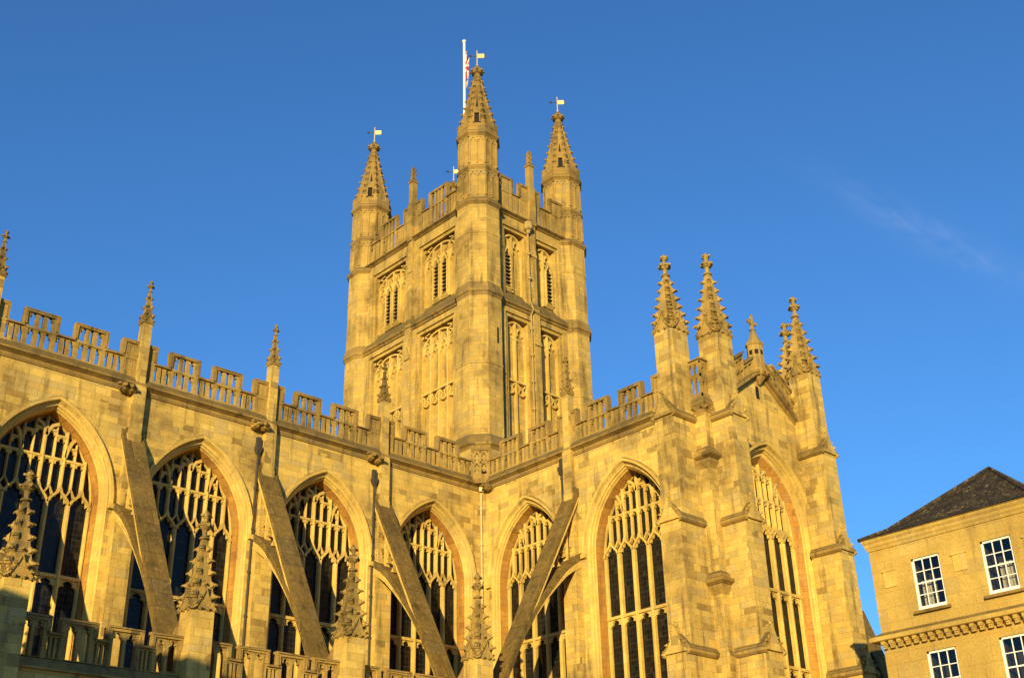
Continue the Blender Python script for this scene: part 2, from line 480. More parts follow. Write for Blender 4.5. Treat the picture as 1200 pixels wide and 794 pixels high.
def wall_with_arches(mb, x0, x1, z0, ztop, centres, arch, sill, n=14):
    xs = x0
    for c in centres:
        p = arch.path(0., sill, n)
        l = c-arch.a
        mb.quad((xs, 0, z0), (l, 0, z0), (l, 0, ztop), (xs, 0, ztop))
        mb.quad((l, 0, z0), (c+arch.a, 0, z0), (c+arch.a, 0, sill), (l, 0, sill))
        q = p[1:-1]
        for (xa, za), (xb, zb) in zip(q, q[1:]):
            mb.quad((c+xa, 0, za), (c+xb, 0, zb), (c+xb, 0, ztop), (c+xa, 0, ztop))
        xs = c+arch.a
    mb.quad((xs, 0, z0), (x1, 0, z0), (x1, 0, ztop), (xs, 0, ztop))

def sweep(mb, arch, sill, prof, n=14):
    """prof = [(off, y)]: lines of an arch moulding"""
    paths = [arch.path(o, sill, n) for o, y in prof]
    for (o0, y0), (o1, y1), pa, pb in zip(prof, prof[1:], paths, paths[1:]):
        for i in range(len(pa)-1):
            mb.quad((pa[i][0], y0, pa[i][1]), (pa[i+1][0], y0, pa[i+1][1]), (pb[i+1][0], y1, pb[i+1][1]), (pb[i][0], y1, pb[i][1]))

HEAD = [(-.5, 0), (-.5, -1), (-.43, -.80), (-.33, -.66), (-.20, -.66), (-.27, -.48), (-.24, -.30), (-.12, -.14), (0, -.06), (0, 0)]
def head(mb, cx, w_, zt, h, y0, y1):
    """cusped head filling the top of a panel"""
    pl = [(cx+a*w_, zt+b_*h) for a, b_ in HEAD]
    pr = [(cx-a*w_, zt+b_*h) for a, b_ in HEAD]
    mb.exy(pl, y0, y1); mb.exy(pr, y0, y1)

def make_window(parent, loc, rz, arch=WA, sill=SILL, lights=5, name="clerestory_window", z_tr=14.95, hdz=18.0, GD=GD, INO=INO):
    wroot = pempty(name, parent, loc, rz)
    # hood mould: only round the arch, with label stops
    hm = MB()
    ap = [(-.24, .0), (-.24, -.06), (-.17, -.15), (-.06, -.13), (-.02, -.02), (-.02, .02)]
    h2 = Arch(arch.a, arch.s, arch.h)
    sweep(hm, h2, arch.s-.02, ap)
    for sx in (-1, 1):
        x = sx*(arch.a+.14)
        hm.box(x-.14, -.17, arch.s-.2, x+.14, .01, arch.s)
    hm.build("hood_mould", M_TRIM, wroot)
    # moulded, splayed reveal
    rv = MB()
    sweep(rv, arch, sill, [(0., 0.), (.015, -.01), (.05, .05), (.13, .07), (.15, .16), (.20, .18)])
    q_ = .20+(INO-.20)*.35
    sweep(rv, arch, sill, [(.20, .18), (.22, .27), (q_-.03, .29), (q_, .33)])
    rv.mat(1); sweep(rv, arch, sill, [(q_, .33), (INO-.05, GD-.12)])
    rv.mat(0); sweep(rv, arch, sill, [(INO-.05, GD-.12), (INO-.03, GD-.14), (INO, GD-.08), (INO, GD+.02)])
    rv.add([(-arch.a, 0, sill), (arch.a, 0, sill), (arch.a-INO, GD, sill+.5), (-arch.a+INO, GD, sill+.5)], [(0, 1, 2, 3)])
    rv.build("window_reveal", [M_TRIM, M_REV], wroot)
    # tracery
    t = MB()
    a = arch.a-INO
    sp = 2*a/lights
    top = lambda x: arch.top(x, INO)+.04
    y0, y1 = GD-.26, GD-.02           # thick bars
    t0, t1 = GD-.20, GD-.03           # thin bars
    h0 = hdz-.22; h1 = hdz+.42        # springing and apex of the light heads
    mull = [(-a+sp*(i+1)) for i in range(lights-1)]
    cen = [(-a+sp*(i+.5)) for i in range(lights)]
    def bar(x, wd, z0, z1, ya, yb):
        # chamfered bar
        t.add([(x-wd/2, yb, z0), (x-wd/2, ya+.07, z0), (x-wd*.22, ya, z0), (x+wd*.22, ya, z0), (x+wd/2, ya+.07, z0), (x+wd/2, yb, z0),
               (x-wd/2, yb, z1), (x-wd/2, ya+.07, z1), (x-wd*.22, ya, z1), (x+wd*.22, ya, z1), (x+wd/2, ya+.07, z1), (x+wd/2, yb, z1)],
              [(0, 1, 7, 6), (1, 2, 8, 7), (2, 3, 9, 8), (3, 4, 10, 9), (4, 5, 11, 10), (6, 7, 8, 9, 10, 11), (5, 4, 3, 2, 1, 0)])
    for x in mull: bar(x, .155, sill+.2, h0+.05, y0, y1)
    for sx in (-1, 1): bar(sx*(a-.02), .13, sill+.2, hdz+.2, y0+.06, y1)
    # ogee branches of the mullions into the light heads
    for i, c in enumerate(cen):
        for sx in (-1, 1):
            xm = c+sx*sp/2
            pts = [(xm, h0-.02), (xm-sx*.02*sp, h0+.10), (xm-sx*.12*sp, h0+.26), (xm-sx*.27*sp, h0+.41), (xm-sx*.41*sp, h0+.53), (c, h1+.12)]
            if abs(xm) > a-.01: pts[0] = (xm-sx*.05, h0)
            t.band(pts, .10, t0-.03, t1)
            # cusps hanging in the head
            t.exy([(xm-sx*.10*sp, h0+.16), (xm-sx*.20*sp, h0+.12), (xm-sx*.24*sp, h0+.34)], t0+.05, t1-.02)
            t.exy([(xm-sx*.30*sp, h0+.40), (xm-sx*.35*sp, h0+.30), (xm-sx*.42*sp, h0+.50)], t0+.05, t1-.02)
    for x in mull:
        # little lozenge over each mullion
        for sx in (-1, 1):
            t.band([(x, hdz+.52), (x+sx*.08, hdz+.36), (x+sx*.17*sp/.86, hdz+.20)], .06, t0+.01, t1)
    # super-mullions: heavy over the light centres, light over the mullions
    zt1 = hdz+1.62; zt2 = hdz+2.78
    for c in cen: bar(c, .125, h1, top(c), y0+.02, y1)
    for x in mull: bar(x, .085, hdz+.5, top(x), t0, t1)
    grid = sorted(cen+mull)
    for l, r in zip(grid, grid[1:]):
        m = (l+r)/2
        for zt, lowh in ((zt1, .25), (zt2, .27)):
            z = zt
            if min(top(l), top(r)) < zt+.1:
                if zt == zt2 and min(top(l), top(r)) > zt1+.55: z = min(top(l), top(r))-.28
                else: continue
            head(t, m, (r-l), z, lowh, t0+.02, t1)
            t.box(l, t0-.01, z, r, t1, z+.085)
    # sub-arch branches
    for sx in (-1, 1):
        xx = sx*cen[-2]; zb = zt1+.15
        t.band([(xx, zb), (xx+sx*.07, zb+.35), (xx+sx*.20, zb+.68), (xx+sx*.42, zb+.95)], .14, y0+.02, y1)
        t.band([(0, hdz+2.55), (sx*.07, hdz+2.78), (sx*.2, hdz+2.98), (sx*.46, hdz+3.12)], .14, y0+.02, y1)
    # outer light: extra short head
    # transoms with cusped heads below
    for zt in (z_tr, z_tr-3.3):
        t.box(-a, y0+.03, zt-.06, a, y1, zt+.07)
        for c in cen: head(t, c, sp-.14, zt-.06, .38, t0+.05, t1)
    t.build("tracery", M_TRIM, wroot)
    # glass
    gl = MB()
    pth = arch.path(INO-.03, sill, 14)
    gl.add([(x, GD, z) for x, z in pth], [tuple(range(len(pth)-1, -1, -1))])
    gl.build("glass", M_GLASS, wroot)
    return wroot

# ---- nave, transept and gable walls
ZC = 23.0
BAY = 6.5
nw = MB()
nave_c = [-3.25-BAY*i for i in range(5)][::-1]
wall_with_arches(nw, -40, 0, 0, ZC+.05, nave_c, WA, SILL)
nw.quad((-40, 0, 0), (-40, 18, 0), (-40, 18, ZC), (-40, 0, ZC))
nw.quad((-40, 18, 0), (0, 18, 0), (0, 18, ZC), (-40, 18, ZC))
nw.build("nave_wall", M_WALL, abbey)
tw = MB()
wall_with_arches(tw, 0, 14.75, 0, ZC+.05, [3.3, 9.95], WA, SILL)
tw.build("transept_wall", M_WALL, abbey, (0, 0, 0), RW)
TW = 8.5; GY = -14.75
ew = MB(); ew.quad((TW, GY, 0), (TW, 0, 0), (TW, 0, ZC+.05), (TW, GY, ZC+.05)); ew.build("transept_east_wall", M_WALL, abbey)
# choir wall east of the transept
cw = MB(); wall_with_arches(cw, TW, 30, 0, ZC+.05, [TW+4.0, TW+10.5, TW+17], WA, SILL)
cw.build("choir_wall", M_WALL, abbey)

win0 = make_window(abbey, (nave_c[0], 0, 0), 0)
for c in nave_c[1:]: dup(win0, abbey, (c, 0, 0))
for y in (-3.3, -9.95): dup(win0, abbey, (0, y, 0), RW)
for c in (TW+4.0,): dup(win0, abbey, (c, 0, 0))

# south gable wall with its own window: narrower, three great lights and narrow side ones
GA = Arch(2.9, 18.45, 3.8)
GCX = 4.58; GWX = 4.55
gw = MB()
wall_with_arches(gw, 0, TW, 0, ZC+.3, [GWX], GA, SILL-.4)
# gable triangle (low-pitched)
gz = 26.0
gw.add([(0, 0, ZC+.3), (TW, 0, ZC+.3), (GCX, 0, gz)], [(0, 1, 2)])
gw.add([(0, .7, ZC+.3), (TW, .7, ZC+.3), (GCX, .7, gz)], [(2, 1, 0)])
gw.build("gable_wall", M_WALL, abbey, (0, GY, 0))
make_window(abbey, (GWX, GY, 0), 0, GA, SILL-.4, 5, "gable_window", 15.6, 18.12, .74, .76)
sl = MB(); sl.exy([(-.13, 0), (.13, 0), (.13, .5), (.09, .62), (0, .68), (-.09, .62), (-.13, .5)], -.012, .0)
sl.build("gable_slit", M_DARK, abbey, (4.42, GY, 24.6))

# ---- cornice (string, cove, weathered ledge) that carries the parapets
CORN = [(.0, 23.0), (-.05, 23.0), (-.07, 23.05), (-.03, 23.10), (-.05, 23.22), (-.20, 23.30), (-.27, 23.33), (-.27, 23.40), (-.05, 23.70), (.25, 23.70), (.25, 23.0)]
def cornice(x0, x1, name, loc, rz, prof=CORN, mt=M_OLD):
    m = MB(); m.eyx(prof, x0, x1)
    return m.build(name, mt, abbey, loc, rz)
cornice(-40, -.0, "cornice", (0, 0, 0), 0)
cornice(.0, 13.5, "cornice", (0, 0, 0), RW)
cornice(TW, 30, "cornice", (0, 0, 0), 0)

# ---- pierced, battlemented parapets
def parapet_mesh(segs, zf=23.70, zcr=24.65, zm=25.42, th=.22, nop=3, mw=.17, post=.18, cop=.06):
    """segs: list of (x0, x1, 'c' or 'm')"""
    m = MB()
    y0, y1 = -.05, -.05+th
    for x0, x1, k in segs:
        L = x1-x0
        zr = zcr
        if k == 'c':
            # coping of the embrasure
            m.mat(1).eyx([(y0-.07, zr-.12), (y0-.07, zr-.05), (y0+.03, zr), (y1, zr), (y1+.05, zr-.12)], x0, x1)
        else:
            m.mat(0).box(x0, y0-.02, zr-.16, x1, y1+.02, zr-.06)
        m.mat(0)
        lo = zf; hi = zr-.12
        m.box(x0, y0-.01, lo, x1, y1, lo+.07)
        pw = post if k == 'm' else .02
        # openings
        def openings(xa, xb, za, zb, n, hh=.32):
            W = (xb-xa)/n
            for i in range(1, n): m.box(xa+W*i-mw/2, y0+.02, za, xa+W*i+mw/2, y1-.02, zb)
            for i in range(n):
                head(m, xa+W*(i+.5), W, zb, hh, y0+.03, y1-.03)
        nn = nop if L > .55 else (2 if L > .4 else 1)
        if k == 'm':
            m.box(x0, y0, lo, x0+pw, y1, zm-.1); m.box(x1-pw, y0, lo, x1, y1, zm-.1)
            openings(x0+pw, x1-pw, lo+.07, hi-.02, nn)
            openings(x0+pw, x1-pw, zr-.06, zm-.13, nn, .30)
            m.box(x0, y0+.01, zm-.15, x1, y1-.01, zm-.09)
            # coping wraps over the merlon and down its sides
            m.mat(1)
            e = cop
            m.eyx([(y0-.07, zm-.10), (y0-.07, zm-.05), (y0+.04, zm), (y1-.02, zm), (y1+.05, zm-.10)], x0-e, x1+e)
            m.box(x0-e, y0-.055, zr-.03, x0-.001, y1+.04, zm-.101)
            m.box(x1+.001, y0-.055, zr-.03, x1+e, y1+.04, zm-.101)
            m.box(x0, y0-.055, zr, x0+.07, y0-.001, zm-.101)
            m.box(x1-.07, y0-.055, zr, x1, y0-.001, zm-.101)
            m.box(x0+.07, y0-.055, zm-.19, x1-.07, y0-.001, zm-.101)
            m.mat(0)
        else:
            openings(x0, x1, lo+.07, hi-.02, nn)
    return m
full = [(0.2, .62, 'm'), (.62, 1.35, 'c'), (1.35, 2.70, 'm'), (2.70, 3.50, 'c'), (3.50, 4.85, 'm'), (4.85, 5.62, 'c'), (5.62, 6.3, 'm')]
left_corner = full[:5]+[(4.85, 5.95, 'c')]
right_corner = [(6.5-b_, 6.5-a_, k) for a_, b_, k in left_corner][::-1]
last = full[:6]+[(5.62, 6.42, 'm')]
PM = [M_MID, M_OLD]
def parapet(segs, loc, rz, **kw):
    return parapet_mesh(segs, **kw).worn(.014).build("parapet", PM, abbey, loc, rz)
pb = parapet(full, (-13.0, 0, 0), 0)
for x in (-19.5, -26.0): parapet(full, (x, 0, 0), 0)
dup(pb, abbey, (-32.5, 0, 0))
parapet(left_corner, (-6.5, 0, 0), 0)
parapet(right_corner, (0, 0, 0), RW)
parapet(last, (0, -6.5, 0), RW)
# corner panel set diagonally over the inner angle, with pierced quatrefoils
cp = MB()
cp.box(-.42, -.1, 23.55, .42, .1, 23.85)
for x in (-.42, -.05, .32): cp.box(x, -.1, 23.85, x+.10, .1, 25.1)
cp.box(-.42, -.1, 24.42, .42, .1, 24.56); cp.box(-.42, -.1, 25.02, .42, .1, 25.14)
for cx in (-.185, .185):
    for zt in (24.42, 25.02):
        head(cp, cx, .27, zt, .17, -.07, .07)
        cp.exy([(cx-.135, zt-.26), (cx-.135, zt-.42), (cx-.06, zt-.33)], -.07, .07)
        cp.exy([(cx+.135, zt-.26), (cx+.135, zt-.42), (cx+.06, zt-.33)], -.07, .07)
cp.mat(1).eyx([(-.18, 25.14), (-.18, 25.2), (-.05, 25.28), (.1, 25.28), (.16, 25.14)], -.5, .5)
cp.box(-.52, -.12, 23.7, -.421, .12, 25.13); cp.box(.421, -.12, 23.7, .52, .12, 25.13)
cp.mat(1).box(-.5, -.22, 23.3, .5, .1, 23.55)
cp.build("corner_parapet_panel", PM, abbey, (-.32, -.32, 0), -PI/4)

# ---- pinnacles
def crocketed(mb, cx, cy, z0, hw, z1, ncr, size, sides=4, gab=True, fin=.22):
    """square spirelet with gablets at its foot, crockets up the arrises and a double finial"""
    hw2 = hw*.92
    zt = z1-fin*4.2
    mb.sqr(cx, cy, [(hw*.96, z0), (hw*.86, z0+(zt-z0)*.16), (hw*.55, z0+(zt-z0)*.52), (fin*.36, zt)])
    for i in range(ncr):
        t = (i+.35)/ncr
        z = z0+(zt-z0)*(.08+.88*t)
        tt = (z-z0)/(zt-z0)
        r = hw*.86+(hw*.55-hw*.86)*(tt-.16)/.36 if tt < .52 else hw*.55+(fin*.36-hw*.55)*(tt-.52)/.48
        for sx in (-1, 1):
            for sy in (-1, 1):
                mb.leaf((cx+sx*r, cy+sy*r, z), (sx, sy, 0), size*(1.05-.35*t))
        if ncr >= 4:
            for dx, dy in ((1, 0), (-1, 0), (0, 1), (0, -1)):
                if i == 1: mb.leaf((cx+dx*r, cy+dy*r, z), (dx, dy, 0), size*.8)
    if gab:
        # gablets with concave (ogee) rakes
        for k in range(4):
            ang = k*PI/2
            ca, sa = math.cos(ang), math.sin(ang)
            def W(x, d, z): return (cx+ca*x-sa*d, cy+sa*x+ca*d, z)
            H = hw*1.55
            pr = [(-1.06, -.10), (-.72, .05), (-.45, .28), (-.22, .58), (-.08, .85), (0, 1.0)]
            pr = pr+[(-x, z) for x, z in pr[:-1]][::-1]
            pts = [(x*hw, z0+z*H) for x, z in pr]
            n = len(pts)
            fr = [W(x, -hw*1.08, z) for x, z in pts]; bk = [W(x, -hw*.35, z) for x, z in pts]
            mb.add(fr+bk, [tuple(range(n-1, -1, -1))]+[(i, i+1, n+i+1, n+i) for i in range(n-1)])
            # raised rim along each rake
            for i in range(n-1):
                (xa, za), (xb, zb) = pts[i], pts[i+1]
                th = hw*.13
                mb.add([W(xa, -hw*1.2, za-th), W(xb, -hw*1.2, zb-th), W(xb, -hw*1.2, zb+th*.6), W(xa, -hw*1.2, za+th*.6),
                        W(xa, -hw*1.0, za-th), W(xb, -hw*1.0, zb-th), W(xb, -hw*.8, zb+th*.6), W(xa, -hw*.8, za+th*.6)],
                       [(0, 1, 2, 3), (3, 2, 6, 7), (0, 4, 5, 1)])
            for x, z in ((-.75, .10), (.75, .10), (-.4, .42), (.4, .42)):
                q = W(x*hw, -hw*1.08, z0+z*H)
                mb.leaf(q, (ca*(1 if x > 0 else -1)*.6+sa, sa*(1 if x > 0 else -1)*.6-ca, 0), size*.62)
            # foot of gablet: little hanging cusps
            for x in (-.9, -.35, .35, .9):
                q = W(x*hw, -hw*1.06, z0-.12*H)
                mb.leaf(q, (sa, -ca, 0), size*.5)
    # finial: neck, cross leaves, knob
    f = fin
    mb.rings(cx, cy, [(f*.34, zt-f*.1), (f*.75, zt+f*.1), (f*.70, zt+f*.3), (f*.34, zt+f*.5), (f*.34, zt+f*1.2)], 8)
    for k in range(8):
        a = k*PI/4
        mb.leaf((cx+math.cos(a)*f*.45, cy+math.sin(a)*f*.45, zt+f*1.75), (math.cos(a), math.sin(a), 0), f*(.85 if k % 2 == 0 else .6))
    mb.rings(cx, cy, [(f*.32, zt+f*1.2), (f*.6, zt+f*1.8), (f*.34, zt+f*2.3), (f*.26, zt+f*2.9)], 8)
    for k in range(4):
        a = k*PI/2
        mb.leaf((cx+math.cos(a)*f*.3, cy+math.sin(a)*f*.3, zt+f*3.3), (math.cos(a), math.sin(a), 0), f*.6)
    mb.rings(cx, cy, [(f*.26, zt+f*2.9), (f*.5, zt+f*3.3), (f*.4, zt+f*3.8), (f*.12, zt+f*4.2)], 8)

# clerestory wall-shafts with slim pinnacles
ps = MB()
ps.sqr(0, -.02, [(.27, 21.0), (.27, 23.2), (.205, 23.5), (.205, 26.3)])
ps.box(-.42, -.42, 8, .42, .02, 17.6)                 # pier behind the flyer
ps.box(-.30, -.30, 17.6, .30, .02, 21.1)
PS = ps.build("wall_shaft", M_PIER, abbey, (-6.5, 0, 0), 0)
pp = MB()
pp.sqr(0, -.02, [(.25, 26.28), (.27, 26.36), (.20, 26.46)])
crocketed(pp, 0, -.02, 26.4, .215, 28.5, 3, .125, gab=True, fin=.14)
PP = pp.worn(.016).build("pinnacle", M_OLD, PS)
for x in (-13, -19.5, -26, -32.5): dup(PS, abbey, (x, 0, 0))
dup(PS, abbey, (0, -6.55, 0), RW)

# ---- flying buttresses
RIB = [(-.05, 17.45), (.22, 17.33), (.65, 17.10), (1.08, 16.80), (1.74, 16.18), (2.38, 15.52), (3.13, 14.62), (3.87, 13.55), (4.69, 12.2), (5.55, 10.6)]
HW = .47
def flyer_parts(root):
    bar = MB()
    sl_ = 1.86
    s1 = 5.65
    z0 = 21.32
    tp = lambda s: z0-sl_*s
    # weathered top bar: flat back with small roll edges
    bar.mat(1).eyx([(.05, tp(-.05)), (-s1, tp(s1)), (-s1, tp(s1)-.30), (.05, tp(-.05)-.30)], -HW, HW)
    bar.mat(0).eyx([(.05, tp(-.05)-.301), (-s1, tp(s1)-.301), (-s1, tp(s1)-.62), (.05, tp(-.05)-.62)], -HW+.05, HW-.05)
    bar.mat(1).exy([(-HW, 20.9), (HW, 20.9), (HW*.95, 21.22), (HW*.6, 21.40), (-HW*.6, 21.40), (-HW*.95, 21.22)], -.16, .03)
    bar.build("coping_bar", [M_TRIM, M_LICH], root)
    rib = MB()
    top = [(s, z+.70-.10*s) for s, z in RIB]
    n = len(RIB)
    for i in range(n-1):
        (sa, za), (sb, zb) = RIB[i], RIB[i+1]
        ta, tb = top[i][1], top[i+1][1]
        rib.mat(0).eyx([(-sa, za), (-sb, zb), (-sb, tb-.32), (-sa, ta-.32)], -HW+.05, HW-.05)
        rib.mat(1).eyx([(-sa, ta-.32), (-sb, tb-.32), (-sb, tb), (-sa, ta)], -HW+.01, HW-.01)
        rib.mat(0).eyx([(-sa, za-.0), (-sb, zb-.0), (-sb, zb+.09), (-sa, za+.09)], -HW+.02, HW-.02)
    rib.mat(0).box(-.36, -.5, 17.25, .36, .05, 17.55)
    rib.build("arch_rib", [M_TRIM, M_LICH], root)
    tr = MB()
    # pierced cusped filling between bar and rib
    for s, z, q in ((.18, 18.35, .3), (.18, 19.2, .26), (.75, 18.2, .24), (1.2, 17.6, .2)):
        for dz in (-1, 1):
            tr.eyx([(-s, z+dz*q*.4), (-s-.10, z+dz*q*1.5), (-s+.12, z+dz*q*1.1)], -.12, .12)
            tr.eyx([(-s-q*.7, z+dz*q*.2), (-s-.02, z+dz*q*.7), (-s-.05, z)], -.12, .12)
    tr.eyx([(-.02, 17.9), (-.14, 17.9), (-.14, 20.4), (-.02, 20.6)], -.16, .16)
    tr.eyx([(-.55, 17.7), (-.66, 17.65), (-.66, 19.6), (-.55, 19.75)], -.13, .13)
    tr.build("pierced_tracery", M_TRIM, root)
fb = pempty("flying_buttress", abbey, (-6.5, 0, 0)); flyer_parts(fb)
for x in (-13, -19.5, -26, -32.5, TW+.0): 
    if x < 0: dup(fb, abbey, (x, 0, 0))
dup(fb, abbey, (0, -6.55, 0), RW)
dup(fb, abbey, (15.0, -6.6, 0), 0)

# ---- aisle piers with big crocketed pinnacles
pr_ = MB()
pr_.sqr(0, 0, [(.60, 0), (.60, 6), (.46, 6.4), (.425, 12.35)])
pr_.mat(1).eyx([(.42, 12.2), (1.5, 11.0), (1.5, 10.6), (.42, 11.6)], -.40, .40)   # weathering back to the flyer
PR = pr_.build("aisle_pier", [M_WALL, M_OLD], abbey, (-6.5, -7.0, 0))
pk = MB(); crocketed(pk, 0, 0, 12.42, .44, 16.0, 5, .22, fin=.26)
pk.worn(.016).build("pinnacle", M_MID, PR)
for x in (-13, -19.5, -26, -32.5): dup(PR, abbey, (x, -7.0, 0))

# ---- aisle walls, lean-to roofs and aisle parapet
aw = MB()
aw.box(-40, -6.98, 0, -6.5, -6.4, 9.75)
aw.mat(1).quad((-40, -6.4, 9.5), (-6.5, -6.4, 9.5), (-.0, 0.01, 10.0), (-40, 0.01, 10.0))
aw.mat(0).box(-6.98, -40, 0, -6.4, -7.0, .01)
aw.build("aisle_wall", [M_WALL, M_LEAD], abbey)
aw2 = MB(); aw2.box(-6.9, -14, 0, -6.4, -6.98, 8.0)
aw2.build("transept_aisle_wall", M_WALL, abbey)
aseg = [(.43, 1.38, 'm'), (1.38, 1.85, 'c'), (1.85, 2.95, 'm'), (2.95, 3.43, 'c'), (3.43, 4.55, 'm'), (4.55, 5.0, 'c'), (5.0, 6.07, 'm')]
def aisle_parapet():
    m = MB()
    y0, y1 = -.1, .12
    lo, zc, zm = 10.1, 10.95, 11.45
    m.mat(0).eyx([(y0-.15, 9.74), (y0-.15, 9.8), (y0-.02, 10.08), (y1, 10.1), (y1, 9.74)], .43, 6.07)
    m.box(.43, y0, 10.1, 6.07, y1, 10.14)
    for x0, x1, k in aseg:
        if k == 'c':
            for i in range(4):
                xx = x0+(x1-x0)*i/3
                m.box(xx-.035, y0+.03, lo, xx+.035, y1-.03, zc-.15)
            for i in range(3): head(m, x0+(x1-x0)*(i+.5)/3, (x1-x0)/3, zc-.15, .15, y0+.04, y1-.04)
            m.box(x0, y0, zc-.17, x1, y1, zc-.10)
            m.mat(1).eyx([(y0-.10, zc-.10), (y0-.10, zc-.05), (y0+.02, zc), (y1, zc), (y1+.06, zc-.10)], x0, x1); m.mat(0)
        else:
            m.box(x0, y0, lo, x0+.15, y1, zm-.1); m.box(x1-.15, y0, lo, x1, y1, zm-.1)
            xm = (x0+x1)/2
            m.box(xm-.06, y0+.02, lo, xm+.06, y1-.02, zm-.22)
            for a_, b_ in ((x0+.15, xm-.06), (xm+.06, x1-.15)): head(m, (a_+b_)/2, b_-a_, zm-.2, .26, y0+.03, y1-.03)
            m.box(x0+.15, y0+.01, zm-.21, x1-.15, y1-.01, zm-.10)
            m.mat(1)
            m.eyx([(y0-.11, zm-.10), (y0-.11, zm-.05), (y0+.03, zm), (y1, zm), (y1+.07, zm-.10)], x0-.07, x1+.07)
            m.box(x0-.07, y0-.08, zc-.02, x0-.001, y1+.05, zm-.101)
            m.box(x1+.001, y0-.08, zc-.02, x1+.07, y1+.05, zm-.101)
            m.mat(0)
            m.box(x0, y0-.06, zc, x0+.06, y0-.001, zm-.101); m.box(x1-.06, y0-.06, zc, x1, y0-.001, zm-.101)
            m.box(x0+.06, y0-.06, zm-.17, x1-.06, y0-.001, zm-.101)
    return m
ap_ = aisle_parapet().worn(.014).build("aisle_parapet", PM, abbey, (-13, -6.85, 0))
for x in (-19.5, -26, -32.5): dup(ap_, abbey, (x, -6.85, 0))

# ---- corner buttresses of the transept
def corner_buttress(loc, rz, dz=0., dt=0., dd=0.):
    """drawn projecting to -y, centred on x=0; wall plane at y=0"""
    m = MB()
    w_ = .53
    st = [(0, 12.1, -1.95+dd, .58), (12.1, 17.6, -1.72+dd, .555), (17.6, 22.38, -1.55+dd, .54), (22.38, 26.35+dz, -1.12, w_)]
    for i, (a, b_, y, hw) in enumerate(st):
        top = b_+(.0 if i == 3 else .45)
        m.mat(0).box(-hw, y, a, hw, .0 if i < 3 else -.02, top if i == 3 else b_)
        if i < 3:
            yn, hn = st[i+1][2], st[i+1][3]
            # gabled weathering with a drip along its sides and a gablet on the end
            e = hw+.07
            m.mat(1)
            m.exy([(-e, b_-.0), (-e, b_+.1), (0, b_+.80), (e, b_+.1), (e, b_)], y-.02, -.0-.001*i)
            m.mat(0)
            for sx in (-1, 1):
                m.mat(1).eyx([(0, 0), (0, 0), (0, 0)], 0, 0) if False else m.mat(1).exy([(sx*(hw-.02), b_-.24), (sx*(e-.01), b_-.22), (sx*(e+.08), b_-.14), (sx*(e+.09), b_-.03), (sx*(e+.02), b_+.07), (sx*(hw-.02), b_+.1)], y-.08, -.002)
            # ogee gablet on the end
            m.mat(0)
            pts = [(-e, b_-.10), (-.62*e, b_+.12), (-.34*e, b_+.42), (-.12*e, b_+.78), (0, b_+1.0)]
            pts = pts+[(-x, z) for x, z in pts[:-1]][::-1]
            m.exy(pts, y-.10, y+.35)
            for x in (-.75, -.4, .4, .75): m.leaf((x*e, y-.06, b_+.12+(1-abs(x))*.5), (x, -1, 0), .10)
            for x in (-.95, .95): m.leaf((x*e, y-.06, b_-.12), (x, -1, 0), .12)
            m.leaf((0, y-.02, b_+1.0), (0, -1, 0), .14)
    o = m.build("corner_buttress", [M_PIER, M_OLD], abbey, loc, rz)
    k = MB()
    crocketed(k, 0, -.56, 26.4+dz, .53, 30.5+dz+dt, 6, .25, fin=.29)
    k.worn(.016).build("pinnacle", M_MID, o)
    return o
corner_buttress((-.18, -13.97, 0), RW, .35)
corner_buttress((.72, GY, 0), 0, .1, .3, .15)
corner_buttress((7.72, GY, 0), 0, .2, .35, .22)
corner_buttress((TW+.1, -13.68, 0), PI/2, .2)

# square angle pilaster between the western pair, with wrapped canopies, a corbelled cornice and a corner parapet
an = MB()
ax, ay = .16, GY+.12
an.mat(0).sqr(ax, ay, [(.52, 0), (.52, 12), (.46, 12.2), (.46, 23.3)])
for zc in (20.45, 14.95):
    an.mat(1).sqr(ax, ay, [(.46, zc-.20), (.60, zc-.12), (.80, zc+.0), (.82, zc+.12), (.62, zc+.22), (.60, zc+.34), (.40, zc+.55)])
    an.mat(2).sqr(ax, ay, [(.46, zc-.5), (.52, zc-.36), (.62, zc-.2), (.60, zc-.121)])
an.mat(1).sqr(ax, ay, [(.46, 22.55), (.50, 22.62), (.49, 22.7), (.55, 22.8), (.66, 22.93), (.67, 23.0), (.58, 23.15), (.54, 23.25), (.45, 23.3)])
for k in range(4):
    for q in (-.45, 0, .45):
        d = ((0, -1, 0), (-1, 0, 0))[k % 2]
        px = (ax+q, ay-.54) if k % 2 == 0 else (ax-.54, ay+q)
        if k < 2: an.leaf((px[0], px[1], 22.75), d, .17)
an.build("angle_pilaster", [M_PIER, M_OLD, M_MID], abbey)
om = MB()
def op_face(m):
    for x in (-.48, -.2, .12, .40): m.mat(0).box(x, -.06, 23.4, x+.08, .08, 25.2)
    m.box(-.48, -.065, 23.38, .48, .085, 23.62); m.box(-.48, -.065, 24.42, .48, .085, 24.58); m.box(-.48, -.065, 25.1, .48, .085, 25.24)
    for cx, w_ in ((-.26, .2), (0, .24), (.28, .2)):
        head(m, cx, w_, 24.42, .26, -.05, .06); head(m, cx, w_, 25.1, .24, -.05, .06)
    m.mat(1).eyx([(-.15, 25.24), (-.15, 25.29), (-.02, 25.36), (.1, 25.36), (.15, 25.24)], -.56, .52)
op_face(om)
OP = om.build("corner_parapet", [M_MID, M_OLD], abbey, (ax+.06, ay-.42, -.15), 0)
dup(OP, abbey, (ax-.42, ay+.06, -.15), RW)

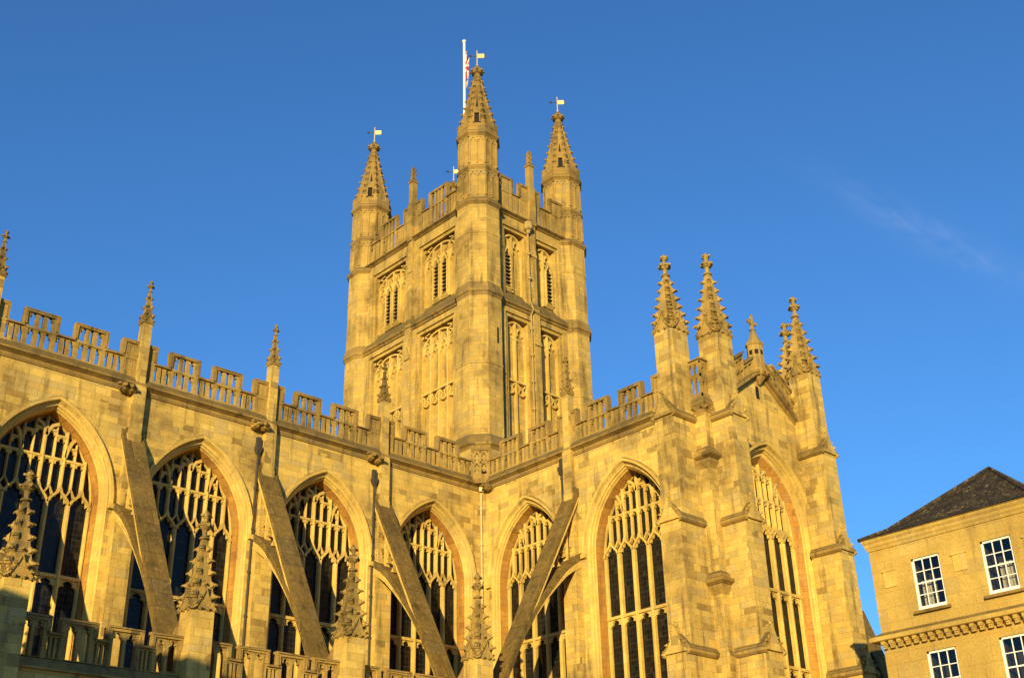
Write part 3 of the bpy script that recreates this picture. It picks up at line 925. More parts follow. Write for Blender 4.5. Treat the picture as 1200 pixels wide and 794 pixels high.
# ---- gable coping, raking parapet and its finial turret
gp = MB()
def rake(x): return 26.0-(abs(x-GCX))*.72
for sx in (-1, 1):
    x_in, x_out = GCX+sx*.1, GCX+sx*3.0
    gp.mat(1).exy([(x_in, rake(x_in)), (x_out, rake(x_out)), (x_out, rake(x_out)+.20), (x_in, rake(x_in)+.20)], -.28, .5)
    gp.mat(0).exy([(x_in, rake(x_in)-.14), (x_out, rake(x_out)-.14), (x_out, rake(x_out)), (x_in, rake(x_in))], -.12, .5)
    # stepped sloping merlons with blind cusped panels
    for xa_, xb_, up_ in ((.42, 1.15, .78), (1.15, 2.45, 1.32), (2.45, 2.95, .78)):
        xa, xb = GCX+sx*xa_, GCX+sx*xb_
        za, zb = rake(xa)+.2, rake(xb)+.2
        gp.mat(0).exy([(xa, za-.02), (xb, zb-.02), (xb, zb+up_-.06), (xa, za+up_-.06)], -.02, .10)
        nb = max(2, round((xb_-xa_)/.3))
        for i in range(nb+1):
            xx = xa+(xb-xa)*i/nb
            gp.box(xx-.04, -.10, rake(xx)+.16, xx+.04, -.021, rake(xx)+.2+up_-.07)
        for f in ((0, .12), (up_-.26, up_-.10)) + (((.46, .60),) if up_ > 1 else ()):
            gp.exy([(xa, za+f[0]), (xb, zb+f[0]), (xb, zb+f[1]), (xa, za+f[1])], -.11, -.022)
        gp.mat(1).exy([(xa-sx*.05, za+up_-.06+.036), (xb+sx*.05, zb+up_-.06-.036), (xb+sx*.05, zb+up_+.05-.036), (xa-sx*.05, za+up_+.05+.036)], -.19, .16)
gp.worn(.014).build("raking_parapet", PM, abbey, (0, GY, 0))
gt = MB()
gx, gy = GCX+.0, GY-.05
gt.mat(1).oct(gx, gy, [(.06, 25.35), (.22, 25.55), (.42, 25.85), (.44, 26.0)])
for k in range(6):
    a = PI+k*PI/5
    gt.leaf((gx+math.cos(a)*.42, gy+math.sin(a)*.42, 25.8), (math.cos(a), math.sin(a), 0), .2)
gt.mat(0).oct(gx, gy, [(.39, 26.0), (.36, 26.15), (.36, 27.35), (.42, 27.42), (.42, 27.5), (.32, 27.56), (.10, 28.22), (.16, 28.27), (.07, 28.32)])
for k in range(8):
    a = k*PI/4
    p = Vector((gx+math.cos(a)*.368, gy+math.sin(a)*.368, 26.95))
    gt.mat(2)
    t_ = Vector((-math.sin(a), math.cos(a), 0)); z_ = Vector((0, 0, 1))
    gt.quad(p-t_*.09-z_*.1, p+t_*.09-z_*.1, p+t_*.09+z_*.14, p-t_*.09+z_*.14)
gt.mat(0)
gt.box(gx-.06, gy-.06, 28.3, gx+.06, gy+.06, 29.0)
gt.box(gx-.28, gy-.05, 28.60, gx+.28, gy+.05, 28.74)
for x, z in ((-.3, 28.67), (.3, 28.67), (0, 29.02)):
    for d in ((-1, -.3, 0), (1, -.3, 0)): gt.leaf((gx+x, gy, z), d, .11)
for x, z in ((-.14, 28.55), (.14, 28.55), (-.14, 28.8), (.14, 28.8)): gt.leaf((gx+x*.7, gy, z), (x, -.1, 0), .09)
gt.build("gable_turret", [M_MID, M_OLD, M_DARK], abbey)

# ---- roofs behind the parapets
rf = MB()
rf.add([(-40, .6, 23.4), (0.8, .6, 23.4), (0.8, 8.2, 25.0), (-40, 8.2, 25.0), (-40, 17, 23.4), (0.8, 17, 23.4)], [(0, 1, 2, 3), (3, 2, 5, 4)])
rf.build("nave_roof", M_LEAD, abbey)
rf = MB()
rf.add([(.6, -14.4, 23.4), (.6, 3, 23.4), (GCX, 3, 25.6), (GCX, -14.4, 25.6), (TW-.2, 3, 23.4), (TW-.2, -14.4, 23.4)], [(0, 3, 2, 1), (3, 5, 4, 2)])
rf.build("transept_roof", M_LEAD, abbey)
rf = MB()
rf.add([(TW, .6, 23.4), (30, .6, 23.4), (30, 8.2, 25.0), (TW, 8.2, 25.0), (30, 17, 23.4), (TW, 17, 23.4)], [(0, 1, 2, 3), (3, 2, 4, 5)])
rf.build("choir_roof", M_LEAD, abbey)
# choir aisle block east of the transept
ca_ = MB(); ca_.box(TW+.1, -6.98, 0, 30, -6.4, 9.75)
ca_.quad((TW, -6.4, 9.5), (30, -6.4, 9.5), (30, 0, 10.), (TW, 0, 10.))
ca_.build("choir_aisle_wall", M_WALL, abbey)
ep = MB()
ep.mat(0).box(9.5, -13.75, 0, 10.6, -12.9, 16.75)
for k in range(4): ep.mat(1).leaf((9.55+.34*k, -13.75, 16.9), (-.5, -1, 0), .3)
ep.mat(1).box(9.42, -13.83, 16.65, 10.68, -12.8, 16.85)
ep.build("choir_stair_pier", [M_WALL, M_OLD], abbey)
eb = MB()
eb.mat(0).eyx([(-13.76, 0), (-13.76, 16.0), (-14.9, 15.2), (-16.3, 11.0), (-16.3, 0)], 9.6, 10.45)
eb.mat(1).eyx([(-13.8, 16.0), (-13.8, 16.3), (-14.98, 15.45), (-16.5, 10.9), (-16.3, 10.85), (-14.9, 15.15)], 9.5, 10.55)
eb.build("east_buttress", [M_WALL, M_LICH], abbey)

# ---- rainwater pipes
def pipe(x, y, z0, z1, rz, mt, hopper=True, spout=True):
    m = MB()
    m.tube([(0, 0, z0), (0, 0, z1)], .05)
    z = z0+.8
    while z < z1:
        m.rings(0, 0, [(.08, z), (.08, z+.10)], 8); z += 1.9
    if hopper: m.rings(0, 0, [(.07, z1-.3), (.2, z1-.05), (.2, z1+.12)], 4, PI/4)
    if spout: m.box(-.1, -.05, z1+.1, .1, .2, z1+.55)
    return m.build("downpipe", mt, abbey, (x, y, 0), rz)
for x in (-6.5, -13.0, ): pipe(x-.52, -.12, 9.8, 22.0, 0, M_IRON)
pipe(-.12, -6.02, 9.8, 22.5, RW, M_IRON)
pipe(-.14, -.14, 9.8, 22.9, -PI/4, M_CREAM, False)
# gargoyle heads on the cornice beside each pipe
gg = MB()
gg.rings(0, 0, [(.04, -.16), (.18, -.10), (.22, .04), (.17, .17), (.06, .22)], 7)
gg.leaf((0, -.15, 0), (0, -1, 0), .3); gg.leaf((.15, -.1, -.05), (1, -1, 0), .2); gg.leaf((-.15, -.1, .08), (-1, -1, 0), .26)
GG = gg.build("carved_boss", M_OLD, abbey, (-7.35, -.2, 23.05))
for x, y in ((-6.95, -.24), (-13.85, -.2), (-13.4, -.28), (-20.2, -.2), (-19.9, -.2), (-26.6, -.2)): dup(GG, abbey, (x, y, 22.98), random.uniform(-.4, .4))
dup(GG, abbey, (-.2, -.75, 23.0), RW); dup(GG, abbey, (-.25, -13.2, 22.95), RW)

# ------------------------------------------------------------------ tower
TCX, TCY = 6.0, 8.12
HX, HY = 3.75, 5.62          # turret axes from the centre
SBK = .87                    # wall face inside the turret axes line
def tower_face(half, panels, lights, louv, name, loc, rz):
    """drawn facing -y, x from -half to half; panels=[(x0,x1)]"""
    m = MB()
    D = .55
    for stage, (zb, zt, yo) in enumerate(((18., 36.05, 0.), (36.0, 42.7, .12))):
        ptop = 35.48 if stage == 0 else 41.66
        pbot = zb if stage == 0 else 37.15
        m.mat(0).box(-half, yo+D, zb, half, yo+D+.5, zt)       # back of the panels
        xs = -half
        for x0, x1 in panels:
            m.box(xs, yo, zb, x0-.22, yo+D, zt)
            # stepped frame of the recess
            m.box(x0-.22, yo+.12, zb, x0, yo+D, ptop+.22); m.box(x1, yo+.12, zb, x1+.22, yo+D, ptop+.22)
            m.box(x0-.22, yo, ptop+.22, x1+.22, yo+D, zt)
            m.box(x0, yo+.12, ptop, x1, yo+D, ptop+.22)
            if stage == 1:
                m.box(x0-.22, yo+.001, zb, x1+.22, yo+D, 36.8)
                m.mat(1).eyx([(yo+.0, 36.8), (yo+D-.02, 37.55), (yo+D+.01, 37.55), (yo+D, 36.8)], x0-.22, x1+.22); m.mat(0)
            xs = x1+.22
        m.box(xs, yo, zb, half, yo+D, zt)
        # blind tracery
        for (x0, x1), lv in zip(panels, louv):
            W = (x1-x0)/lights
            yb = yo+D; ya = yb-.26
            xm = (x0+x1)/2
            r = (x1-x0)/2
            m.mat(2)
            # four-centred arch rib and spandrel eyes
            rise = min(.75, r*.75)
            pts = []
            for i in range(13):
                t = -1+2*i/12
                pts.append((xm+t*r, ptop-.12-rise*(abs(t)**2.2)))
            m.band(pts, .10, ya+.05, yb)
            if lights == 4:
                for sx in (-1, 1):
                    m.band([(xm+sx*r*.98, ptop-.25), (xm+sx*r*.55, ptop-.08)], .07, ya, yb)
                    m.band([(xm+sx*r*.98, ptop-.08), (xm+sx*r*.62, ptop-.38)], .07, ya, yb)
            lowz = pbot+(.0 if stage == 0 else .35)
            for i in range(lights+1):
                x = x0+W*i
                tz = ptop-.15-rise*(abs((x-xm)/r)**2.2)
                wd = .12 if 0 < i < lights else .08
                m.box(x-wd/2, ya+.06, lowz, x+wd/2, yb, max(tz, lowz+.1))
            hz = ptop-rise-.12 if lights == 4 else ptop-.45
            for i in range(lights):
                cx = x0+W*(i+.5)
                head(m, cx, W-.1, hz, .72, ya+.10, yb)
                m.exy([(cx-W*.34, hz-.75), (cx-W*.5, hz-.62), (cx-W*.5, hz-.95)], ya+.05, yb)
                m.exy([(cx+W*.34, hz-.75), (cx+W*.5, hz-.62), (cx+W*.5, hz-.95)], ya+.05, yb)
                # upper cusping between arch rib and heads
                tz = ptop-.2-rise*(abs((cx-xm)/r)**2.2)
                if tz-hz > .25:
                    m.band([(cx-W*.3, hz+.02), (cx, (tz+hz)/2+.12), (cx+W*.3, hz+.02)], .07, ya+.08, yb)
                if stage == 0:
                    # quatrefoil row
                    q = 31.05
                    m.box(cx-W/2, ya+.04, q+.36, cx+W/2, yb, q+.48)
                    m.band([(cx-W*.36, q+.3), (cx-W*.1, q+.02), (cx-W*.34, q-.28)], .10, ya+.08, yb)
                    m.band([(cx+W*.36, q+.3), (cx+W*.1, q+.02), (cx+W*.34, q-.28)], .10, ya+.08, yb)
                    m.band([(cx-W*.36, q-.28), (cx, q-.40), (cx+W*.36, q-.28)], .07, ya+.08, yb)
    # central pilaster
    m.mat(0).box(-.27, -.16, 18, .27, .0, 36.6)
    m.mat(1).eyx([(-.2, 36.55), (-.2, 36.62), (.05, 37.1), (.1, 36.55)], -.32, .32)
    m.mat(0).exy([(-.3, 35.0-.9), (0, 35.0-.1), (.3, 35.0-.9), (.24, 34.05), (-.24, 34.05)], -.24, -.16)
    m.box(-.22, -.04, 36.5, .22, .12, 42.8)
    m.exy([(-.26, 40.3), (0, 41.2), (.26, 40.3), (.2, 40.25), (-.2, 40.25)], -.10, -.04)
    # string courses
    m.mat(1)
    m.eyx([(.0, 36.02), (-.10, 36.06), (-.08, 36.16), (-.22, 36.24), (-.22, 36.31), (.13, 36.86), (.4, 36.86), (.4, 36.0)], -half, half)
    m.eyx([(.12, 42.55), (.02, 42.6), (.05, 42.68), (-.14, 42.76), (-.14, 42.82), (.02, 42.98), (.4, 42.98), (.4, 42.55)], -half, half)
    o = m.build(name, [M_TOWER, M_OLD, M_TRIM], abbey, loc, rz)
    # belfry openings with louvres
    for (x0, x1), lv in zip(panels, louv):
        W = (x1-x0)/lights
        for i in lv:
            cx = x0+W*(i+.5)
            b = MB()
            yb = .12+.55-.14
            hw = .235
            b.mat(1).exy([(cx-hw, 37.75), (cx+hw, 37.75), (cx+hw, 40.0), (cx+hw*.5, 40.3), (cx, 40.45), (cx-hw*.5, 40.3), (cx-hw, 40.0)], yb-.012, yb-.004)
            n = 9
            for k in range(n):
                z = 37.80+k*.265
                b.mat(0).eyx([(yb-.02, z+.16), (yb-.14, z+.03), (yb-.14, z-.0), (yb-.02, z+.11)], cx-hw, cx+hw)
            for sx in (-1, 1): b.mat(2).box(cx+sx*hw, yb-.16, 37.7, cx+sx*(hw+.07), yb+.139, 40.1)
            b.mat(2).exy([(cx-hw-.07, 40.1), (cx-hw, 40.0), (cx-hw*.5, 40.32), (cx, 40.47), (cx+hw*.5, 40.32), (cx+hw, 40.0), (cx+hw+.07, 40.1), (cx, 40.75)], yb-.16, yb+.139)
            b.mat(2).eyx([(yb-.19, 37.66), (yb-.19, 37.70), (yb+.139, 37.80), (yb+.139, 37.50), (yb, 37.50)], cx-hw-.08, cx+hw+.08)
            b.build("belfry_louvre", [M_LOUV, M_DARK, M_TRIM], o)
    return o
wp = [(-3.95, -.82), (.90, 4.05)]
sp_ = [(-2.22, -.52), (.50, 2.18)]
WX, SY = TCX-HX-SBK, TCY-HY-SBK
EX, NY = TCX+HX+SBK, TCY+HY+SBK
tower_face(HY, wp, 4, [(1, 2), (1, 2)], "tower_west_face", (WX, TCY, 0), RW)
tower_face(HX, sp_, 2, [(0,), (1,)], "tower_south_face", (TCX, SY, 0), 0)
tower_face(HY, wp, 4, [(1, 2), (1, 2)], "tower_east_face", (EX, TCY, 0), PI/2)
tower_face(HX, sp_, 2, [(0,), (1,)], "tower_north_face", (TCX, NY, 0), PI)
tr_ = MB(); tr_.quad((WX+.5, SY+.5, 43.0), (EX-.5, SY+.5, 43.0), (EX-.5, NY-.5, 43.0), (WX+.5, NY-.5, 43.0))
tr_.build("tower_roof", M_LEAD, abbey)

# tower parapets
def tower_parapet(segs, loc, rz, half):
    m = parapet_mesh(segs, zf=42.98, zcr=44.45, zm=45.5, th=.17, nop=4, mw=.16, post=.2, cop=.07)
    # central shaft with its small pinnacle
    m.mat(0).sqr(0, -.04, [(.24, 42.6), (.24, 45.3), (.19, 45.6), (.19, 47.15)])
    m.mat(1).sqr(0, -.04, [(.24, 47.1), (.25, 47.2), (.13, 47.4), (.12, 48.2), (.05, 48.42)])
    for z in (47.4, 47.75, 48.1):
        for d in ((1, 1, 0), (-1, 1, 0), (1, -1, 0), (-1, -1, 0)): m.leaf((d[0]*.1, -.04+d[1]*.1, z), d, .11)
    return m.worn(.014).build("tower_parapet", [M_MID, M_OLD], abbey, loc, rz)
wseg = [(-4.6, -3.05, 'm'), (-3.05, -2.4, 'c'), (-2.4, -1.5, 'c'), (-1.5, -.9, 'c'), (-.9, .9, 'm'), (.9, 1.75, 'c'), (1.75, 3.5, 'm'), (3.5, 4.4, 'c')]
wseg = [(-4.45, -3.4, 'c'), (-3.4, -1.7, 'm'), (-1.7, -.88, 'c'), (-.88, -.2, 'm'), (.2, .95, 'm'), (.95, 1.75, 'c'), (1.75, 3.45, 'm'), (3.45, 4.45, 'c')]
sseg = [(-2.7, -1.6, 'm'), (-1.6, -.95, 'c'), (-.95, -.2, 'm'), (.2, .8, 'm'), (.8, 1.8, 'c'), (1.8, 2.75, 'm')]
tower_parapet(wseg, (WX+.14, TCY, 0), RW, HY)
tower_parapet(sseg, (TCX, SY+.14, 0), 0, HX)
tower_parapet(wseg, (EX-.14, TCY, 0), PI/2, HY)
tower_parapet(sseg, (TCX, NY-.14, 0), PI, HX)

# octagonal corner turrets
def turret(loc):
    m = MB()
    m.mat(0)
    m.oct(0, 0, [(1.40, 18), (1.40, 26.3)])
    m.mat(1).oct(0, 0, [(1.40, 26.25), (1.48, 26.4), (1.60, 26.5), (1.60, 26.58), (1.35, 27.15), (1.3, 27.16)])
    m.mat(0).oct(0, 0, [(1.33, 27.0), (1.31, 36.1)], False)
    m.mat(1).oct(0, 0, [(1.31, 35.95), (1.36, 36.02), (1.36, 36.1), (1.46, 36.2), (1.46, 36.27), (1.30, 36.85), (1.25, 36.86)])
    m.mat(0).oct(0, 0, [(1.295, 36.6), (1.285, 42.4)], False)
    # weathered band course half way up each stage
    m.mat(0).oct(0, 0, [(1.315, 31.5), (1.36, 31.53), (1.36, 31.66), (1.315, 31.7)], False)
    m.oct(0, 0, [(1.285, 40.2), (1.32, 40.23), (1.32, 40.36), (1.285, 40.4)], False)
    m.mat(1).oct(0, 0, [(1.28, 42.25), (1.35, 42.35), (1.45, 42.45), (1.45, 42.52), (1.26, 42.8), (1.2, 42.82)])
    m.mat(2).oct(0, 0, [(1.22, 42.7), (1.22, 45.0)], False)
    m.mat(1).oct(0, 0, [(1.22, 44.85), (1.32, 44.98), (1.32, 45.05), (1.24, 45.2), (1.18, 45.22)])
    m.mat(2).oct(0, 0, [(1.18, 45.1), (1.18, 47.6)], False)
    m.mat(1).oct(0, 0, [(1.18, 47.42), (1.25, 47.52), (1.36, 47.62), (1.36, 47.72), (1.27, 47.85), (1.27, 48.2), (1.1, 48.22)])
    # panelled faces: two blind lights to each face
    for k in range(8):
        a = k*PI/4
        n_ = Vector((math.cos(a), math.sin(a), 0)); t_ = Vector((-math.sin(a), math.cos(a), 0)); z_ = Vector((0, 0, 1))
        for zb, zt, ap in ((42.95, 44.75, 1.22), (45.35, 47.35, 1.18)):
            L = ap*math.tan(PI/8)
            def P(x, d, z): return n_*(ap+d)+t_*x+z_*z
            def bx(x0, x1, z0, z1, d=.07):
                v = [P(x0, -.02, z0), P(x1, -.02, z0), P(x1, d, z0), P(x0, d, z0), P(x0, -.02, z1), P(x1, -.02, z1), P(x1, d, z1), P(x0, d, z1)]
                m.add(v, [(0, 1, 2, 3), (4, 7, 6, 5), (3, 2, 6, 7), (2, 1, 5, 6), (1, 0, 4, 5), (0, 3, 7, 4)])
            m.mat(2)
            bx(-L, -L+.07, zb, zt); bx(L-.07, L, zb, zt); bx(-.04, .04, zb, zt)
            bx(-L, L, zt-.08, zt)
            for cx in (-L/2, L/2):
                w_ = L-.1
                for s in (-1, 1):
                    pts = [(cx+s*w_*.5, zt-.05), (cx+s*w_*.5, zt-.42), (cx+s*w_*.34, zt-.26), (cx+s*w_*.2, zt-.26), (cx+s*w_*.16, zt-.12), (cx, zt-.05)]
                    fr = [P(x, .055, z) for x, z in pts]
                    m.add(fr+[P(x, -.01, z) for x, z in pts], [tuple(range(6)), tuple(range(5, -1, -1))]+[(i, (i+1) % 6, (i+1) % 6+6, i+6) for i in range(6)])
            if zb > 45: pass
    o = m.build("tower_turret", [M_TOWER, M_OLD, M_MID], abbey, loc)
    # crown and crocketed spire
    s = MB()
    zs, ze = 48.15, 52.75
    r0, r1 = 1.14, .20
    s.mat(0).oct(0, 0, [(r0, zs), (r1, ze)])
    R8 = 1/math.cos(PI/8)
    for k in range(8):
        a = k*PI/4+PI/8
        d = (math.cos(a), math.sin(a), 0)
        n = 8
        pts = []
        for i in range(n):
            t = (i+.45)/n
            r = (r0+(r1-r0)*t)*R8
            z = zs+(ze-zs)*t
            s.leaf((d[0]*(r+.02), d[1]*(r+.02), z), d, .24-.07*t)
        # roll on the arris
        s.tube([(d[0]*r0*R8, d[1]*r0*R8, zs), (d[0]*r1*R8, d[1]*r1*R8, ze)], .06, 6)
        # crown merlon pieces at the foot
        a2 = k*PI/4
        n_ = Vector((math.cos(a2), math.sin(a2), 0)); t_ = Vector((-math.sin(a2), math.cos(a2), 0)); z_ = Vector((0, 0, 1))
        def P(x, d_, z): return n_*d_+t_*x+z_*z
        for x0, x1, h in ((-.52, -.26, .42), (.26, .52, .42), (-.26, .26, .16)):
            v = [P(x0, 1.12, 48.1), P(x1, 1.12, 48.1), P(x1, 1.28, 48.1), P(x0, 1.28, 48.1), P(x0, 1.14, 48.2+h), P(x1, 1.14, 48.2+h), P(x1, 1.26, 48.2+h), P(x0, 1.26, 48.2+h)]
            s.add(v, [(0, 1, 2, 3), (4, 7, 6, 5), (3, 2, 6, 7), (2, 1, 5, 6), (1, 0, 4, 5), (0, 3, 7, 4)])
        # openings of the spire: a lower light and a slit above it
        if k % 2 == 1:
            s.mat(1)
            def Q(x, z, e=.02):
                t = (z-zs)/(ze-zs); return n_*(r0+(r1-r0)*t+e)+t_*x+z_*z
            s.add([Q(-.15, 48.55), Q(.15, 48.55), Q(.15, 49.15), Q(.08, 49.3), Q(.0, 49.38), Q(-.08, 49.3), Q(-.15, 49.15)], [(0, 1, 2, 3, 4, 5, 6)])
            s.add([Q(-.08, 50.0), Q(.08, 50.0), Q(0, 50.9)], [(0, 1, 2)])
            s.mat(0)
            for x in (-.2, .2):
                v0, v1 = Q(x-.05, 48.5), Q(x+.05, 48.5)
                s.add([v0, v1, Q(x+.05, 49.35), Q(x-.05, 49.35), v0+n_*.1, v1+n_*.1, Q(x+.05, 49.35)+n_*.16, Q(x-.05, 49.35)+n_*.16],
                      [(4, 5, 6, 7), (0, 4, 7, 3), (1, 2, 6, 5), (3, 7, 6, 2)])
            s.add([Q(-.25, 49.3, .16), Q(.25, 49.3, .16), Q(0, 49.85, .12), Q(-.25, 49.3, -.1), Q(.25, 49.3, -.1), Q(0, 49.85, -.1)], [(0, 1, 2), (0, 2, 5, 3), (1, 4, 5, 2), (0, 3, 4, 1)])
    s.oct(0, 0, [(.2, 52.7), (.30, 52.8), (.22, 52.95), (.18, 53.15), (.34, 53.3), (.40, 53.45), (.28, 53.65), (.12, 53.85), (.05, 53.9)])
    for k in range(8):
        a = k*PI/4
        s.leaf((math.cos(a)*.3, math.sin(a)*.3, 53.3), (math.cos(a), math.sin(a), 0), .22)
    s.worn(.014).build("spire", [M_OLD, M_DARK], o)
    return o
T0 = turret((TCX-HX, TCY-HY, 0))
for sx, sy in ((-1, 1), (1, -1), (1, 1)): dup(T0, abbey, (TCX+sx*HX, TCY+sy*HY, 0))
# stair-turret slit on the south-west turret, pipe and hopper on the south face
st_ = MB(); st_.box(-.06, -.02, 33.0, .06, .01, 34.0)
st_.build("stair_slit", M_DARK, abbey, (TCX-HX+.22, TCY-HY-1.318, 0))
dp = MB()
dp.tube([(0, -.08, 27), (0, -.08, 36.0), (.0, -.3, 36.3), (0, -.02, 37.0), (0, .0, 41.9)], .055)
z = 28.
while z < 41.5:
    if not 35 < z < 37.2: dp.rings(0, -.06, [(.11, z), (.11, z+.14)], 8)
    z += 1.75
dp.rings(0, -.06, [(.10, 41.8), (.16, 42.0), (.30, 42.1), (.32, 42.35), (.27, 42.4), (.27, 42.6)], 8)
dp.build("downpipe", M_TPIPE, abbey, (TCX-.45, SY-.05, 0))

# ------------------------------------------------------------------ weathervanes, flagpole, flag
def vane(loc, label, first=None):
    if first is None:
        e = empty("weather_vane", label, "weathervane", loc, 0, "gilded vanes on the tower spires")
        r = MB(); r.tube([(0, 0, 0), (0, 0, 1.45)], .035); r.rings(0, 0, [(.02, .15), (.09, .25), (.02, .35)], 8)
        r.build("rod", M_CREAM, e)
        d = Vector((math.cos(YAW), -math.sin(YAW), 0))
        def P(x, y, z): return (d.x*x+d.y*y, d.y*x-d.x*y, z)
        b = MB()
        v = [P(.04, -.015, .83), P(.48, -.015, .83), P(.48, -.015, 1.17), P(.04, -.015, 1.17), P(.04, .015, .83), P(.48, .015, .83), P(.48, .015, 1.17), P(.04, .015, 1.17)]
        b.add(v, [(0, 1, 2, 3), (7, 6, 5, 4), (0, 4, 5, 1), (1, 5, 6, 2), (2, 6, 7, 3), (3, 7, 4, 0)])
        b.build("gilded_banner", M_GOLD, e)
        a = MB()
        a.tube([P(-.5, 0, 1.0), P(.05, 0, 1.0)], .025)
        a.add([P(-.62, 0, 1.0), P(-.38, 0, 1.12), P(-.38, 0, .88), P(-.42, .06, 1.0), P(-.42, -.06, 1.0)], [(0, 1, 3), (0, 3, 2), (0, 4, 1), (0, 2, 4), (1, 4, 2), (1, 2, 3)])
        a.build("arrow", M_BLACK, e)
        a = MB(); a.tube([P(.50, 0, .79), P(.50, 0, 1.22)], .025); a.build("banner_edge", M_BLACK, e)
        return e
    c = dup(first, None, loc); c['label'] = label
    return c
ZV = 53.75
V0 = vane((TCX-HX, TCY-HY, ZV), "gilded banner weathervane on the tallest, nearest tower spire beside the flagpole")
vane((TCX-HX, TCY+HY, ZV), "gilded banner weathervane topping the leftmost tower spire", V0)
vane((TCX+HX, TCY-HY, ZV), "gilded banner weathervane topping the rightmost tower spire", V0)
vane((TCX+HX, TCY+HY, ZV), "gilded weathervane half hidden behind the nearest tower spire", V0)
fp = MB(); fp.tube([(0, 0, 43), (0, 0, 61.6)], .09, 10); fp.rings(0, 0, [(.02, 61.55), (.16, 61.65), (.16, 61.75), (.02, 61.85)], 8)
fo = fp.build("flagpole", M_WHITE, None, (TCX, TCY, 0))
fo['label'] = "tall white flagpole standing on the tower roof behind the nearest spire"; fo['category'] = "flagpole"
fl = MB()
NU, NV = 30, 30
fr = Vector((math.cos(YAW), -math.sin(YAW), 0)); fd = Vector((math.sin(YAW), math.cos(YAW), 0))
def flagpt(u, v):
    # cloth hangs limp: the fly folds down beside the pole
    z = 60.9-v*1.75-u*1.75*(.6+.4*v)
    x = .10+.24*math.sin(u*9.5+v*1.5)*(.25+.75*u**.5)*.6+.16*u*(1-v*.3)
    y = .30*math.sin(u*12+1.2+v*2)*(.2+.6*u)
    return fr*x+fd*y+Vector((0, 0, z))
for i in range(NU):
    for j in range(NV):
        u, v = (i+.5)/NU, (j+.5)/NV
        X, Y = u*2-1, v*2-1
        mi = 2
        dg = min(abs(Y-X), abs(Y+X))
        if dg < .34: mi = 1
        if dg < .13: mi = 0
        if abs(X) < .26 or abs(Y) < .36: mi = 1
        if abs(X) < .15 or abs(Y) < .22: mi = 0
        fl.mat(mi).quad(flagpt(i/NU, j/NV), flagpt((i+1)/NU, j/NV), flagpt((i+1)/NU, (j+1)/NV), flagpt(i/NU, (j+1)/NV))
flo = fl.build("flag", [M_RED, M_FWHITE, M_NAVY], None, (TCX, TCY, 0), 0, True)
flo['label'] = "limp red, white and blue flag hanging from the tower flagpole"; flo['category'] = "flag"

# ------------------------------------------------------------------ the house on the right
HXW = -1.15; HN = -22.48; HS = -28.82; HE = 7.6
house = empty("town_house", "honey stone Georgian house with white sash windows and a hipped slate roof", "house", (HXW, HN, 0))
hl = lambda x, y, z: (x-HXW, y-HN, z)
hw_ = MB()
wins = []
for yy in (-24.60, -27.23):
    for zz in (11.85, 8.35):
        wins.append((yy, zz))
WWID, WHT = 1.10, 1.80
# west front as strips round the window openings (drawn facing west: local x = HN - y)
ys = []
def front(mb):
    L = HN-HS
    def q(x0, x1, z0, z1):
        mb.quad((x0, 0, z0), (x1, 0, z0), (x1, 0, z1), (x0, 0, z1))
    xs = [0]
    cols = sorted(HN-y for y in (-24.60, -27.23))
    cols.append(cols[1]+2.63)
    cols = [c for c in cols if c+WWID/2 < L]
    x = 0
    rows = [(4.4, 6.4), (8.62-.2, 10.42), (11.85, 13.65)]
    for c in cols:
        q(x, c-WWID/2, 0, 14.5)
        z = 0
        for a, b_ in rows:
            q(c-WWID/2, c+WWID/2, z, a)
            # reveals
            for sx in (-1, 1):
                xx = c+sx*WWID/2
                mb.quad((xx, 0, a), (xx, .16, a), (xx, .16, b_), (xx, 0, b_))
            mb.quad((c-WWID/2, 0, b_), (c+WWID/2, 0, b_), (c+WWID/2, .16, b_), (c-WWID/2, .16, b_))
            mb.quad((c-WWID/2, 0, a), (c+WWID/2, 0, a), (c+WWID/2, .16, a), (c-WWID/2, .16, a))
            z = b_
        q(c-WWID/2, c+WWID/2, z, 14.5)
        x = c+WWID/2
    q(x, L, 0, 14.5)
    return cols, rows
cols, rows = front(hw_)
fo_ = hw_.build("west_wall", M_HOUSE, house, (0, 0, 0), RW)
hb = MB()
L = HN-HS; Dp = HE-HXW
hb.quad((0, 0, 0), (Dp, 0, 0), (Dp, 0, 14.5), (0, 0, 14.5)); hb.quad((0, -L, 0), (Dp, -L, 0), (Dp, -L, 14.5), (0, -L, 14.5)); hb.quad((Dp, 0, 0), (Dp, -L, 0), (Dp, -L, 14.5), (Dp, 0, 14.5))
hb.build("side_wall", M_HOUSE, house)
# eaves cornice all round
def ring(mb, prof):
    """prof (out,z) mitred round the house rectangle"""
    loops = []
    for o_, z in prof:
        loops.append([(-o_, o_, z), (-o_, -L-o_, z), (Dp+o_, -L-o_, z), (Dp+o_, o_, z)])
    for a, b_ in zip(loops, loops[1:]):
        for i in range(4):
            j = (i+1) % 4
            mb.quad(a[i], a[j], b_[j], b_[i])
ec = MB(); ring(ec, [(0, 14.25), (.04, 14.27), (.06, 14.36), (.10, 14.42), (.11, 14.52), (.16, 14.58), (.18, 14.70), (.14, 14.74), (0, 14.74)])
ec.build("eaves_cornice", M_HOUSE, house)
sc_ = MB(); ring(sc_, [(0, 10.86), (.03, 10.87), (.05, 10.98), (.30, 11.00), (.34, 11.02), (.34, 11.16), (.26, 11.20), (0, 11.34)])
sc_.build("string_cornice", M_HOUSE, house)
dn = MB()
dn.box(-.26, -.15, 10.87, -.001, 0, 10.999); dn.box(-.17, -.145, 10.74, -.001, -.005, 10.869); dn.box(-.21, -.13, 10.81, -.17, -.02, 10.869)
DN = dn.build("modillion", M_HOUSE, house, (0, -.06, 0))
x = .06+.305
